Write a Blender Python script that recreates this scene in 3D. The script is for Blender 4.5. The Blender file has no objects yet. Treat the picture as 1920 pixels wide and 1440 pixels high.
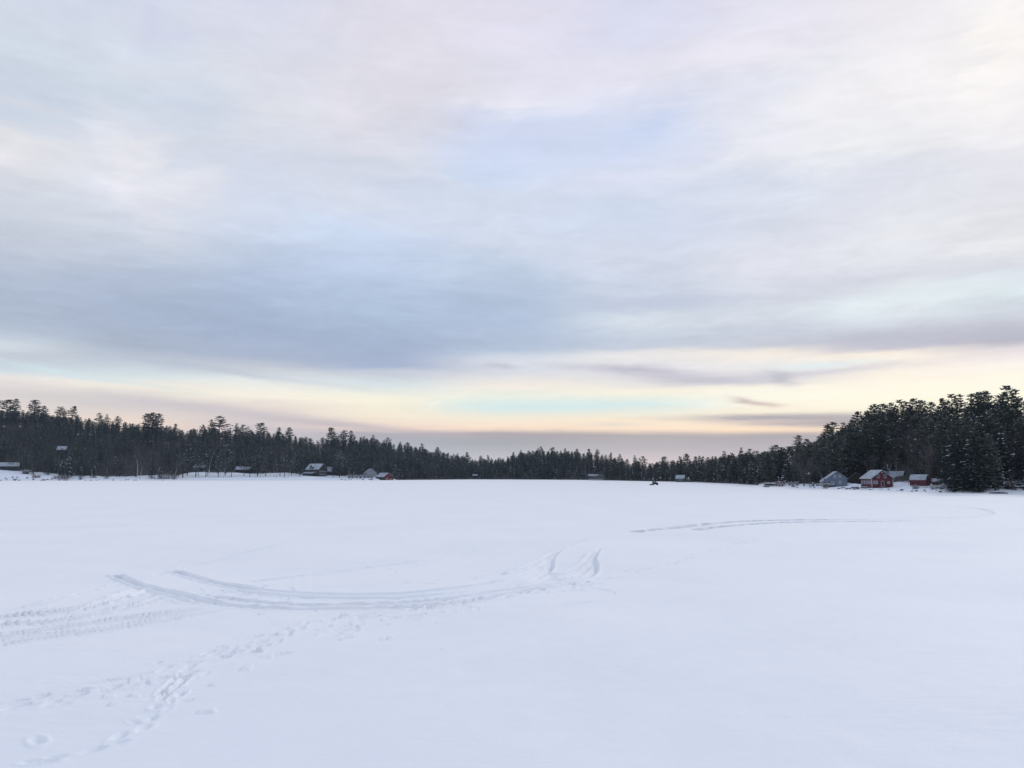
import bpy, math, random
import numpy as np
from mathutils import Vector, Matrix, Euler

# ------------------------------------------------------------------ camera, sky, sun, exposure
W, H, FPX = 1920.0, 1440.0, 1500.0
CAMH = 5.5
HORY = 887.0
PITCH = math.atan((HORY - 720.0) / FPX)
sc = bpy.context.scene
col = sc.collection
cam_d = bpy.data.cameras.new('camera')
cam_d.sensor_width = 36.0
cam_d.lens = 36.0 * FPX / W
cam_d.clip_start = 0.1
cam_d.clip_end = 20000
cam = bpy.data.objects.new('camera', cam_d)
col.objects.link(cam)
cam.location = (0, 0, CAMH)
cam.rotation_euler = (math.pi / 2 + PITCH, 0, 0)
sc.camera = cam
sc.view_settings.view_transform = 'Standard'
sc.view_settings.look = 'None'
sc.view_settings.gamma = 1.0
sc.view_settings.exposure = 0.0
sc.cycles.use_denoising = True
sc.cycles.max_bounces = 6
sc.cycles.volume_bounces = 0

SUN_EL, SUN_AZ = math.radians(24), math.radians(40)   # azimuth measured from +Y towards +X


def ray(px, py):
    cx, cy = (px - W / 2) / FPX, (H / 2 - py) / FPX
    s, c = math.sin(PITCH), math.cos(PITCH)
    return cx, c - s * cy, s + c * cy


def at(px, py, z=0.0):
    """point of the plane height z seen at a photo pixel"""
    dx, dy, dz = ray(px, py)
    t = (z - CAMH) / dz
    return Vector((dx * t, dy * t, z))


CP = math.cos(PITCH)


def xw(px, Y):
    """world x of picture column px at distance Y (near the horizon line)"""
    return (px - W / 2) / FPX * Y / (CP + math.sin(PITCH) * 0.111)


def zw(py, Y):
    return CAMH + (HORY - py) / FPX * Y


def lin(c):
    return tuple(((v / 255.0) / 12.92 if v <= 10.3 else (((v / 255.0) + 0.055) / 1.055) ** 2.4) for v in c)


world = bpy.data.worlds.new('World')
sc.world = world
world.use_nodes = True
wt = world.node_tree
wt.nodes.clear()


class NT:
    """small helper that writes node graphs"""
    def __init__(s, tree):
        s.t = tree

    def n(s, kind, **kw):
        nd = s.t.nodes.new(kind)
        for k, v in kw.items():
            setattr(nd, k, v)
        return nd

    def plug(s, nd, i, v):
        if v is None:
            return
        if isinstance(v, bpy.types.NodeSocket):
            s.t.links.new(v, nd.inputs[i])
        else:
            nd.inputs[i].default_value = v

    def m(s, op, a, b=None, c=None, clamp=False):
        nd = s.n('ShaderNodeMath', operation=op)
        nd.use_clamp = clamp
        s.plug(nd, 0, a); s.plug(nd, 1, b); s.plug(nd, 2, c)
        return nd.outputs[0]

    def mix(s, f, a, b):
        nd = s.n('ShaderNodeMix', data_type='RGBA')
        s.plug(nd, 0, f)
        for i, v in ((6, a), (7, b)):
            if isinstance(v, tuple) and len(v) == 3:
                v = (*v, 1)
            s.plug(nd, i, v)
        return nd.outputs[2]

    def ramp(s, fac, stops, interp='LINEAR'):
        nd = s.n('ShaderNodeValToRGB')
        cr = nd.color_ramp
        cr.interpolation = interp
        while len(cr.elements) < len(stops):
            cr.elements.new(0.5)
        for e, (p, c) in zip(cr.elements, stops):
            e.position = p
            e.color = (*c, 1) if len(c) == 3 else c
        s.plug(nd, 0, fac)
        return nd.outputs[0]

    def noise(s, vec, scale, detail=3, rough=0.5, dist=0.0):
        nd = s.n('ShaderNodeTexNoise')
        s.plug(nd, 'Vector', vec)
        nd.inputs['Scale'].default_value = scale
        nd.inputs['Detail'].default_value = detail
        nd.inputs['Roughness'].default_value = rough
        nd.inputs['Distortion'].default_value = dist
        return nd.outputs[0]

    def xyz(s, x, y, z):
        nd = s.n('ShaderNodeCombineXYZ')
        s.plug(nd, 0, x); s.plug(nd, 1, y); s.plug(nd, 2, z)
        return nd.outputs[0]


def azv(px, py):
    dx, dy, dz = ray(px, py)
    return math.atan2(dx, dy), dz / math.hypot(dx, dy)


# the cloudy sky: colours of the cloud deck by compass direction (columns) and height above the horizon (stops)
SKY = {
    0: [(0, (212, 218, 232)), (100, (210, 219, 231)), (200, (205, 214, 228)), (262, (223, 223, 229)), (350, (208, 213, 223)), (450, (196, 203, 217)), (540, (180, 191, 211)), (598, (176, 187, 206)), (622, (188, 199, 214)), (645, (213, 221, 229)), (668, (200, 206, 216)), (690, (206, 219, 227)), (706, (241, 234, 227)), (740, (222, 214, 211)), (790, (236, 222, 214)), (887, (190, 190, 200))],
    240: [(0, (213, 218, 232)), (100, (218, 224, 234)), (180, (208, 216, 230)), (270, (216, 221, 232)), (310, (223, 226, 235)), (380, (215, 220, 231)), (450, (200, 208, 222)), (520, (181, 193, 214)), (600, (170, 182, 204)), (650, (172, 182, 200)), (680, (195, 203, 215)), (702, (214, 225, 229)), (722, (248, 240, 226)), (757, (216, 208, 208)), (790, (238, 220, 206)), (887, (190, 190, 200))],
    480: [(0, (214, 216, 231)), (100, (219, 220, 231)), (200, (222, 224, 232)), (300, (213, 218, 232)), (400, (211, 219, 236)), (460, (192, 205, 227)), (540, (178, 193, 218)), (620, (166, 180, 205)), (670, (172, 182, 204)), (694, (205, 208, 215)), (712, (234, 237, 235)), (740, (253, 244, 227)), (770, (228, 214, 208)), (805, (205, 197, 201)), (887, (190, 192, 203))],
    720: [(0, (225, 222, 234)), (120, (226, 223, 232)), (220, (222, 220, 230)), (330, (214, 218, 230)), (430, (203, 215, 237)), (500, (188, 203, 227)), (600, (170, 187, 212)), (660, (165, 178, 205)), (690, (168, 180, 206)), (703, (205, 209, 219)), (722, (222, 232, 233)), (745, (254, 248, 227)), (780, (250, 236, 214)), (803, (240, 215, 200)), (813, (172, 168, 178)), (835, (175, 178, 190)), (870, (192, 196, 206))],
    960: [(0, (222, 220, 236)), (60, (225, 222, 236)), (150, (223, 222, 236)), (195, (230, 230, 240)), (240, (209, 216, 239)), (320, (203, 216, 239)), (380, (210, 218, 234)), (450, (208, 216, 232)), (520, (189, 203, 224)), (600, (178, 194, 218)), (652, (184, 197, 217)), (672, (225, 228, 234)), (700, (224, 224, 230)), (725, (250, 240, 226)), (748, (236, 242, 230)), (765, (218, 236, 235)), (785, (249, 236, 214)), (803, (253, 226, 204)), (814, (172, 163, 170)), (830, (166, 168, 176)), (860, (192, 192, 201))],
    1200: [(0, (215, 216, 235)), (60, (216, 218, 237)), (130, (228, 226, 239)), (200, (215, 220, 238)), (260, (206, 216, 239)), (330, (218, 222, 238)), (400, (206, 216, 235)), (480, (212, 218, 233)), (540, (200, 208, 224)), (570, (193, 202, 220)), (592, (220, 227, 234)), (638, (200, 208, 222)), (652, (203, 209, 222)), (664, (241, 236, 231)), (690, (228, 225, 230)), (715, (236, 232, 230)), (735, (252, 244, 224)), (760, (220, 238, 236)), (785, (254, 237, 212)), (804, (255, 229, 204)), (815, (176, 168, 171)), (840, (184, 179, 187)), (868, (212, 201, 205))],
    1440: [(0, (226, 224, 238)), (100, (232, 230, 240)), (170, (222, 224, 236)), (250, (228, 228, 236)), (340, (214, 220, 234)), (420, (215, 218, 230)), (500, (222, 224, 234)), (560, (204, 208, 222)), (590, (218, 224, 232)), (625, (198, 204, 218)), (648, (204, 207, 217)), (660, (253, 241, 226)), (685, (236, 233, 232)), (705, (226, 222, 224)), (725, (254, 248, 232)), (750, (255, 250, 231)), (780, (253, 239, 217)), (806, (255, 226, 197)), (816, (167, 161, 170)), (850, (184, 180, 189)), (870, (200, 190, 195))],
    1680: [(0, (232, 230, 236)), (100, (236, 234, 238)), (250, (230, 232, 236)), (340, (216, 219, 230)), (450, (226, 228, 234)), (520, (216, 218, 228)), (570, (224, 234, 238)), (600, (214, 221, 230)), (630, (190, 192, 208)), (649, (200, 199, 211)), (659, (255, 242, 224)), (690, (248, 237, 226)), (712, (252, 242, 226)), (740, (255, 251, 230)), (775, (253, 245, 221)), (805, (250, 228, 200)), (816, (170, 163, 170)), (860, (190, 184, 192))],
    1920: [(0, (238, 236, 238)), (80, (239, 236, 238)), (150, (233, 231, 235)), (250, (228, 228, 233)), (350, (215, 217, 226)), (450, (224, 226, 230)), (498, (206, 209, 220)), (540, (215, 229, 236)), (600, (190, 195, 208)), (640, (169, 171, 188)), (655, (225, 216, 220)), (680, (246, 239, 231)), (710, (252, 246, 228)), (760, (255, 251, 229)), (887, (240, 225, 205))],
}
ZENITH = (0.52, 0.59, 0.76)
BACK = (0.78, 0.81, 0.90)
VMAX = 0.78


def build_sky():
    g = NT(wt)
    tc = g.n('ShaderNodeTexCoord')
    sp = g.n('ShaderNodeSeparateXYZ')
    wt.links.new(tc.outputs['Generated'], sp.inputs[0])
    x, y, z = sp.outputs
    hyp = g.m('SQRT', g.m('ADD', g.m('MULTIPLY', x, x), g.m('MULTIPLY', y, y)))
    az0 = g.m('ARCTAN2', x, y)
    v0 = g.m('DIVIDE', z, g.m('MAXIMUM', hyp, 0.02))
    # streaked noise: the deck seen flatter and flatter towards the horizon
    zz = g.m('ADD', g.m('MAXIMUM', z, 0.0), 0.07)
    deck = g.xyz(g.m('DIVIDE', x, zz), g.m('DIVIDE', y, zz), 0.0)
    band = g.xyz(g.m('MULTIPLY', az0, 1.0), g.m('MULTIPLY', g.m('POWER', g.m('MAXIMUM', v0, 0.0), 0.7), 7.0), 3.0)
    n_big = g.noise(deck, 0.55, 5, 0.55, 0.6)
    n_mid = g.noise(deck, 1.7, 8, 0.62, 0.9)
    n_str = g.noise(band, 2.6, 8, 0.62, 0.4)
    n_str2 = g.noise(band, 6.5, 4, 0.6, 0.8)
    c = lambda s_, k: g.m('MULTIPLY', g.m('SUBTRACT', s_, 0.5), k)
    # bend the bands by noise: strong high up, weak close to the horizon
    amp = g.m('ADD', g.m('MINIMUM', g.m('MAXIMUM', g.m('SUBTRACT', v0, 0.165), 0.0), 0.20), g.m('MULTIPLY', g.m('MULTIPLY', g.m('SUBTRACT', v0, 0.05), 12.0, clamp=True), 0.022))
    v = g.m('ADD', v0, g.m('MULTIPLY', amp, g.m('ADD', c(n_mid, 0.55), c(n_str, 0.55))))
    v = g.m('ADD', v, c(n_str2, 0.006))
    az = g.m('ADD', az0, g.m('MULTIPLY', amp, g.m('ADD', c(n_big, 2.4), c(n_mid, 1.2))))
    fac = g.m('DIVIDE', v, VMAX, clamp=True)
    cols = []
    for px in sorted(SKY):
        a = azv(px, 720)[0]
        st = []
        for py, c3 in sorted(SKY[px], key=lambda t: -t[0]):
            st.append((max(0.0, min(1.0, azv(px, py)[1] / VMAX)), lin(c3)))
        st.append((1.0, ZENITH))
        cols.append((a, g.ramp(fac, st)))
    back = g.ramp(fac, [(0.0, (0.62, 0.64, 0.72)), (0.12, (0.74, 0.76, 0.86)), (0.4, BACK), (1.0, ZENITH)])
    cols = [(-1.9, back)] + cols + [(1.9, back)]
    out = cols[0][1]
    for (a0, _), (a1, s1) in zip(cols[:-1], cols[1:]):
        f = g.n('ShaderNodeMapRange', interpolation_type='SMOOTHSTEP')
        g.plug(f, 0, az); f.inputs[1].default_value = a0; f.inputs[2].default_value = a1
        out = g.mix(f.outputs[0], out, s1)
    # single clouds: (px, py, half width px, half height px, tilt, colour, strength)
    CL = [
        (285, 300, 62, 52, 0.35, (240, 238, 242), 0.62),
        (292, 375, 50, 60, 0.2, (226, 224, 234), 0.5),
        (10, 262, 60, 40, 0.4, (233, 231, 234), 0.5),
        (600, 415, 70, 34, 0.15, (205, 220, 242), 0.6),
        (1000, 280, 170, 50, -0.1, (204, 215, 240), 0.28), (900, 610, 280, 46, 0.04, (174, 187, 211), 0.3),
        (1180, 245, 60, 22, -0.5, (196, 210, 240), 0.45),
        (330, 40, 45, 60, 0.4, (202, 208, 230), 0.5),
        (740, 640, 330, 60, 0.03, (163, 177, 203), 0.25),
        (420, 600, 260, 34, 0.10, (163, 177, 201), 0.45),
        (1200, 572, 170, 16, 0.13, (190, 199, 218), 0.6),
        (1760, 635, 330, 20, 0.02, (172, 172, 190), 0.55),
        (1780, 545, 190, 16, -0.12, (222, 234, 240), 0.55),
        (1650, 525, 260, 14, -0.13, (205, 208, 220), 0.45),
        (942, 688, 34, 5, 0.0, (190, 190, 205), 0.8),
        (1190, 696, 130, 9, 0.10, (186, 184, 200), 0.85),
        (1330, 712, 140, 9, 0.03, (190, 186, 200), 0.8),
        (1500, 700, 210, 7, -0.05, (204, 202, 212), 0.75),
        (1465, 708, 22, 12, 0.2, (180, 180, 194), 0.7),
        (1560, 682, 90, 6, -0.03, (214, 232, 236), 0.6),
        (1405, 753, 30, 6, 0.22, (205, 190, 184), 0.95),
        (1432, 759, 24, 5, 0.1, (212, 192, 184), 0.8),
        (1480, 783, 200, 6, 0.01, (160, 156, 168), 0.95),
        (1500, 794, 130, 6, 0.03, (190, 176, 178), 0.85),
        (1600, 790, 120, 12, 0.03, (158, 152, 163), 0.85),
        (1150, 797, 60, 4, 0.0, (225, 215, 205), 0.5),
        (1040, 762, 150, 11, 0.0, (205, 233, 237), 0.3),
        (900, 757, 80, 10, -0.03, (214, 236, 234), 0.25),
        (830, 752, 40, 2.5, -0.45, (250, 246, 235), 0.7),
        (790, 700, 130, 6, 0.0, (212, 214, 224), 0.5),
        (380, 692, 240, 7, 0.10, (186, 194, 209), 0.6),
        (140, 700, 180, 5, 0.13, (212, 228, 232), 0.6),
        (130, 748, 240, 9, 0.09, (214, 206, 206), 0.55),
        (420, 770, 260, 10, 0.10, (204, 196, 202), 0.7),
        (660, 800, 160, 6, 0.08, (196, 184, 190), 0.7),
        (90, 788, 120, 6, 0.05, (244, 226, 212), 0.6),
        (330, 800, 90, 8, 0.05, (238, 214, 205), 0.5),
        (1915, 60, 70, 100, 0.0, (255, 250, 240), 0.35),
        (1840, 430, 160, 18, -0.1, (212, 214, 224), 0.4),
        (1300, 425, 190, 30, 0.05, (203, 212, 233), 0.4),
    ]
    n_fine = g.noise(band, 17.0, 5, 0.62, 0.5)
    n_puff = g.noise(deck, 4.6, 6, 0.62, 1.2)
    wv = g.m('ADD', v0, g.m('MULTIPLY', g.m('ADD', amp, 0.012), g.m('ADD', c(n_str, 0.5), c(n_mid, 0.35))))
    wa = g.m('ADD', az0, g.m('ADD', c(n_str2, 0.06), g.m('MULTIPLY', amp, c(n_mid, 1.4))))
    for px, py, hw, hh, tilt, c3, k in CL:
        a0, vv = azv(px, py)
        a1 = azv(px + hw, py)[0] - a0
        v1 = azv(px, py - hh)[1] - vv
        da = g.m('DIVIDE', g.m('SUBTRACT', wa, a0), a1)
        dv = g.m('SUBTRACT', wv, vv)
        dv = g.m('DIVIDE', g.m('ADD', dv, g.m('MULTIPLY', g.m('SUBTRACT', wa, a0), tilt)), v1)
        r2 = g.m('ADD', g.m('MULTIPLY', da, da), g.m('MULTIPLY', dv, dv))
        e = g.m('MULTIPLY', g.m('EXPONENT', g.m('MULTIPLY', r2, -0.9)), k)
        e = g.m('MULTIPLY', e, g.m('ADD', 0.5, n_str2), clamp=True)
        out = g.mix(e, out, lin(c3))
    # fine light and dark clumps and wisps
    up = g.m('MULTIPLY', g.m('SUBTRACT', v0, 0.05), 9.0, clamp=True)
    k1 = g.m('ADD', 1.0, g.m('MULTIPLY', up, g.m('ADD', c(n_mid, 0.14), g.m('ADD', c(n_big, 0.16), c(n_str, 0.12)))))
    k1 = g.m('ADD', k1, g.m('ADD', c(n_str2, 0.09), c(n_fine, 0.06)))
    k1 = g.m('ADD', k1, g.m('MULTIPLY', up, c(n_puff, 0.20)))
    sc_ = g.n('ShaderNodeVectorMath', operation='SCALE')
    wt.links.new(out, sc_.inputs[0]); wt.links.new(k1, sc_.inputs['Scale'])
    out = sc_.outputs[0]
    # below the horizon: distant snow
    dn = g.m('MULTIPLY', g.m('MULTIPLY', v0, -60.0), 1.0, clamp=True)
    out = g.mix(dn, out, (0.45, 0.5, 0.6))
    bg = g.n('ShaderNodeBackground')
    wt.links.new(out, bg.inputs[0]); bg.inputs[1].default_value = 1.065
    nis = g.n('ShaderNodeTexSky', sky_type='NISHITA')
    nis.sun_disc = False
    nis.sun_elevation = SUN_EL
    nis.sun_rotation = SUN_AZ
    bg2 = g.n('ShaderNodeBackground')
    wt.links.new(nis.outputs[0], bg2.inputs[0]); bg2.inputs[1].default_value = 0.08
    mx = g.n('ShaderNodeMixShader')
    mx.inputs[0].default_value = 0.94
    wt.links.new(bg2.outputs[0], mx.inputs[1]); wt.links.new(bg.outputs[0], mx.inputs[2])
    o = g.n('ShaderNodeOutputWorld')
    wt.links.new(mx.outputs[0], o.inputs[0])


build_sky()
sun_d = bpy.data.lights.new('sun', 'SUN')
sun_d.energy = 0.85
sun_d.angle = math.radians(10)
sun_d.color = (1.0, 0.93, 0.84)
sun = bpy.data.objects.new('sun', sun_d)
col.objects.link(sun)
sdir = Vector((math.sin(SUN_AZ) * math.cos(SUN_EL), math.cos(SUN_AZ) * math.cos(SUN_EL), math.sin(SUN_EL)))
sun.rotation_euler = sdir.to_track_quat('Z', 'Y').to_euler()

# ------------------------------------------------------------------ materials
MATS = {}


def mat(name, base, rough=0.8, var=0.0, vscale=1.0, second=None, objvar=0.0, bump=0.0, spec=0.3, metal=0.0):
    m = bpy.data.materials.new(name)
    m.use_nodes = True
    t = m.node_tree
    g = NT(t)
    b = t.nodes['Principled BSDF']
    b.inputs['Roughness'].default_value = rough
    b.inputs['Specular IOR Level'].default_value = spec
    b.inputs['Metallic'].default_value = metal
    colr = (*base, 1)
    geo = g.n('ShaderNodeNewGeometry')
    if second is not None or var:
        nz = g.noise(geo.outputs['Position'], vscale, 4, 0.6)
        f = g.ramp(nz, [(0.35, (0, 0, 0)), (0.65, (1, 1, 1))])
        sec = second if second is not None else tuple(max(0, c_ * (1 - var)) for c_ in base)
        colr = g.mix(f, base, sec)
    if objvar:
        oi = g.n('ShaderNodeObjectInfo')
        k = g.m('ADD', 1 - objvar, g.m('MULTIPLY', oi.outputs['Random'], 2 * objvar))
        s_ = g.n('ShaderNodeVectorMath', operation='SCALE')
        g.plug(s_, 0, colr if isinstance(colr, bpy.types.NodeSocket) else colr[:3])
        g.plug(s_, 'Scale', k)
        colr = s_.outputs[0]
    g.plug(b, 'Base Color', colr)
    if bump:
        nz = g.noise(geo.outputs['Position'], vscale * 4, 4, 0.6)
        bp = g.n('ShaderNodeBump')
        bp.inputs['Strength'].default_value = bump
        bp.inputs['Distance'].default_value = 0.1
        t.links.new(nz, bp.inputs['Height'])
        t.links.new(bp.outputs[0], b.inputs['Normal'])
    MATS[name] = m
    return m


mat('needles', (0.056, 0.074, 0.070), 0.85, second=(0.088, 0.098, 0.086), vscale=0.35, objvar=0.3, spec=0.15)
mat('needles_dark', (0.032, 0.048, 0.050), 0.85, second=(0.050, 0.062, 0.058), vscale=0.4, objvar=0.2, spec=0.15)
mat('needles_deep', (0.022, 0.034, 0.037), 0.85, second=(0.034, 0.046, 0.045), vscale=0.4, objvar=0.2, spec=0.15)
mat('needles_warm', (0.045, 0.048, 0.034), 0.85, second=(0.03, 0.042, 0.033), vscale=0.35, objvar=0.25, spec=0.15)
mat('bark', (0.050, 0.043, 0.040), 0.9, var=0.4, vscale=2.0, objvar=0.2, spec=0.1)
mat('twigs', (0.115, 0.098, 0.094), 0.9, second=(0.078, 0.072, 0.074), vscale=0.2, objvar=0.3, spec=0.1)
mat('grey_bark', (0.13, 0.125, 0.125), 0.85, var=0.5, vscale=1.5, objvar=0.2, spec=0.1)
mat('birch_bark', (0.52, 0.52, 0.52), 0.7, second=(0.26, 0.26, 0.27), vscale=1.3, spec=0.2)
mat('red_twigs', (0.13, 0.06, 0.06), 0.9, objvar=0.2, spec=0.1)
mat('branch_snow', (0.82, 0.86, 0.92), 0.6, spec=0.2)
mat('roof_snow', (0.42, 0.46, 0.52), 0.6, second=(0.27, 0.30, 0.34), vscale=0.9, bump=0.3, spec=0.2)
mat('red_boards', (0.105, 0.022, 0.030), 0.8, var=0.25, vscale=1.5)
mat('grey_blue_boards', (0.125, 0.165, 0.225), 0.75, var=0.15, vscale=1.5)
mat('brown_boards', (0.035, 0.028, 0.028), 0.85, var=0.3, vscale=1.5)
mat('dark_boards', (0.030, 0.034, 0.042), 0.85, var=0.3, vscale=1.5)
mat('teal_boards', (0.075, 0.10, 0.115), 0.8, var=0.3, vscale=1.5)
mat('pale_boards', (0.36, 0.38, 0.42), 0.75, var=0.2, vscale=1.5)
mat('trim_white', (0.36, 0.38, 0.41), 0.6, spec=0.3)
mat('roof_edge', (0.10, 0.10, 0.11), 0.7)
mat('glass', (0.03, 0.035, 0.045), 0.08, spec=0.6)
mat('pale_glass', (0.20, 0.22, 0.26), 0.15, spec=0.6)
mat('rock', (0.13, 0.125, 0.12), 0.9, var=0.5, vscale=1.2, bump=0.4)
mat('red_brush_rock', (0.14, 0.075, 0.075), 0.9, var=0.4, vscale=1.2)
mat('wood', (0.09, 0.075, 0.065), 0.85, var=0.4, vscale=2.0)
mat('black_plastic', (0.012, 0.013, 0.016), 0.5)
mat('dark_green_paint', (0.022, 0.03, 0.028), 0.35, spec=0.5)
mat('tyre', (0.015, 0.015, 0.016), 0.9)
mat('steel', (0.35, 0.36, 0.38), 0.4, metal=0.8)


def snow_material(name, lake=False):
    m = bpy.data.materials.new(name)
    m.use_nodes = True
    t = m.node_tree
    g = NT(t)
    b = t.nodes['Principled BSDF']
    geo = g.n('ShaderNodeNewGeometry')
    pos = geo.outputs['Position']
    n1 = g.noise(pos, 0.09, 4, 0.55)
    n2 = g.noise(pos, 0.8, 4, 0.6)
    f = g.m('ADD', g.m('MULTIPLY', n1, 0.7), g.m('MULTIPLY', n2, 0.3))
    cc = g.ramp(f, [(0.35, (0.855, 0.885, 0.92)), (0.65, (0.915, 0.93, 0.95))])
    sl = g.n('ShaderNodeAttribute', attribute_name='slush_shade')
    cc = g.mix(sl.outputs['Fac'], cc, (0.40, 0.44, 0.50))  # ruts greyed in base colour: wet snow plus painted trench shade
    g.plug(b, 'Base Color', cc)
    b.inputs['Roughness'].default_value = 0.75
    b.inputs['Specular IOR Level'].default_value = 0.3
    b.inputs['Sheen Weight'].default_value = 0.4
    b.inputs['Sheen Roughness'].default_value = 0.35
    nb = g.noise(pos, 5.0, 5, 0.65)
    nb2 = g.noise(pos, 0.9, 3, 0.5)
    mp = g.n('ShaderNodeMapping')
    mp.inputs['Scale'].default_value = (0.9, 3.2, 1.0)
    mp.inputs['Rotation'].default_value = (0, 0, 0.35)
    t.links.new(pos, mp.inputs['Vector'])
    nb3 = g.noise(mp.outputs[0], 1.0, 5, 0.6, 0.6)
    msk = g.ramp(g.noise(pos, 0.12, 2, 0.5), [(0.40, (0.15, 0.15, 0.15)), (0.62, (1, 1, 1))])
    h = g.m('ADD', g.m('MULTIPLY', nb, 0.020), g.m('MULTIPLY', nb2, 0.05))
    h = g.m('ADD', h, g.m('MULTIPLY', g.m('MULTIPLY', nb3, msk), 0.09))
    bp = g.n('ShaderNodeBump')
    bp.inputs['Strength'].default_value = 0.55
    bp.inputs['Distance'].default_value = 1.0
    t.links.new(h, bp.inputs['Height'])
    t.links.new(bp.outputs[0], b.inputs['Normal'])
    MATS[name] = m
    return m


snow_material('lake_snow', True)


def hill_material():
    """snow on the open bank, dark litter with thin snow under the closed wood (by the vertex colour 'cover')"""
    m = bpy.data.materials.new('hill_ground')
    m.use_nodes = True
    t = m.node_tree
    g = NT(t)
    b = t.nodes['Principled BSDF']
    geo = g.n('ShaderNodeNewGeometry')
    pos = geo.outputs['Position']
    at_ = g.n('ShaderNodeAttribute', attribute_name='cover')
    n1 = g.noise(pos, 0.35, 5, 0.65)
    n2 = g.noise(pos, 1.8, 4, 0.6)
    s = g.m('ADD', at_.outputs['Fac'], g.m('MULTIPLY', g.m('SUBTRACT', n1, 0.5), 0.9))
    s = g.m('ADD', s, g.m('MULTIPLY', g.m('SUBTRACT', n2, 0.5), 0.5))
    f = g.ramp(s, [(0.42, (0, 0, 0)), (0.60, (1, 1, 1))])
    cc = g.mix(f, (0.82, 0.86, 0.91), (0.055, 0.05, 0.048))
    g.plug(b, 'Base Color', cc)
    b.inputs['Roughness'].default_value = 0.85
    b.inputs['Specular IOR Level'].default_value = 0.2
    MATS['hill_ground'] = m


hill_material()

# ------------------------------------------------------------------ numbers, noise, mesh helpers
rnd = random.Random(7)
nrs = np.random.RandomState(11)
_tab = np.random.RandomState(3).rand(256, 256)


def vnoise(x, y):
    xi, yi = np.floor(x).astype(int), np.floor(y).astype(int)
    fx, fy = x - xi, y - yi
    fx = fx * fx * (3 - 2 * fx); fy = fy * fy * (3 - 2 * fy)
    a = _tab[yi & 255, xi & 255]; b = _tab[yi & 255, (xi + 1) & 255]
    c = _tab[(yi + 1) & 255, xi & 255]; d = _tab[(yi + 1) & 255, (xi + 1) & 255]
    return (a * (1 - fx) + b * fx) * (1 - fy) + (c * (1 - fx) + d * fx) * fy - 0.5


def fbm(x, y, o=4):
    s, a, r = 1.0, 1.0, 0.0
    for k in range(o):
        r = r + a * vnoise(x * s + 17.3 * k, y * s + 5.1 * k)
        s *= 2.03; a *= 0.5
    return r


def itab(tab):
    xs = np.array([t[0] for t in tab], float)
    cols_ = [np.array([t[i] for t in tab], float) for i in range(1, len(tab[0]))]
    def f(x):
        r = [np.interp(x, xs, c_) for c_ in cols_]
        return r[0] if len(r) == 1 else r
    return f


def quad_mesh(name, V, F, mats, midx=None, smooth=False):
    me = bpy.data.meshes.new(name)
    V = np.asarray(V, np.float32); F = np.asarray(F, np.int32)
    me.vertices.add(len(V)); me.vertices.foreach_set('co', V.ravel())
    me.loops.add(F.size); me.loops.foreach_set('vertex_index', F.ravel())
    me.polygons.add(len(F))
    me.polygons.foreach_set('loop_start', np.arange(0, F.size, 4, dtype=np.int32))
    try:
        me.polygons.foreach_set('loop_total', np.full(len(F), 4, np.int32))
    except Exception:
        pass
    for m in mats:
        me.materials.append(MATS[m])
    if midx is not None:
        me.polygons.foreach_set('material_index', np.asarray(midx, np.int32))
    if smooth:
        me.polygons.foreach_set('use_smooth', np.ones(len(F), bool))
    me.update(calc_edges=True)
    return me


def obj(name, me, parent=None, loc=(0, 0, 0), rz=0.0):
    o = bpy.data.objects.new(name, me)
    col.objects.link(o)
    o.parent = parent
    o.location = loc
    o.rotation_euler = (0, 0, rz)
    return o


def tag(o, label=None, cat=None, group=None, kind=None):
    if label: o['label'] = label
    if cat: o['category'] = cat
    if group: o['group'] = group
    if kind: o['kind'] = kind
    return o


class MB:
    """collects polygons of one part"""
    def __init__(s):
        s.v = []; s.f = []

    def add(s, vs, fs):
        k = len(s.v)
        s.v += [tuple(p) for p in vs]
        s.f += [tuple(i + k for i in f) for f in fs]
        return s

    def box(s, x0, x1, y0, y1, z0, z1, bev=0.0):
        return s.add([(x0, y0, z0), (x1, y0, z0), (x1, y1, z0), (x0, y1, z0), (x0, y0, z1), (x1, y0, z1), (x1, y1, z1), (x0, y1, z1)],
                     [(3, 2, 1, 0), (4, 5, 6, 7), (0, 1, 5, 4), (1, 2, 6, 5), (2, 3, 7, 6), (3, 0, 4, 7)])

    def extrude(s, prof, y0, y1):
        n = len(prof)
        vs = [(x, y0, z) for x, z in prof] + [(x, y1, z) for x, z in prof]
        fs = [tuple(range(n))[::1], tuple(range(2 * n - 1, n - 1, -1))]
        fs += [(i, i + n, (i + 1) % n + n, (i + 1) % n) for i in range(n)]
        return s.add(vs, fs)

    def tube(s, p0, p1, r0, r1, n=6):
        p0, p1 = Vector(p0), Vector(p1)
        d = (p1 - p0).normalized()
        a = d.orthogonal().normalized(); b = d.cross(a)
        vs = []
        for p, r in ((p0, r0), (p1, r1)):
            for i in range(n):
                t = 2 * math.pi * i / n
                vs.append(p + a * (r * math.cos(t)) + b * (r * math.sin(t)))
        fs = [(i, (i + 1) % n, (i + 1) % n + n, i + n) for i in range(n)]
        fs += [tuple(range(n - 1, -1, -1)), tuple(range(n, 2 * n))]
        return s.add(vs, fs)

    def build(s, name, m, parent=None, smooth=False, loc=(0, 0, 0), rz=0.0):
        me = bpy.data.meshes.new(name)
        me.from_pydata([tuple(p) for p in s.v], [], s.f)
        me.materials.append(MATS[m])
        me.update()
        import bmesh
        bm = bmesh.new(); bm.from_mesh(me)
        bmesh.ops.recalc_face_normals(bm, faces=bm.faces[:])
        bm.to_mesh(me); bm.free()
        if smooth:
            me.polygons.foreach_set('use_smooth', [True] * len(me.polygons))
        return obj(name, me, parent, loc, rz)


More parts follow.
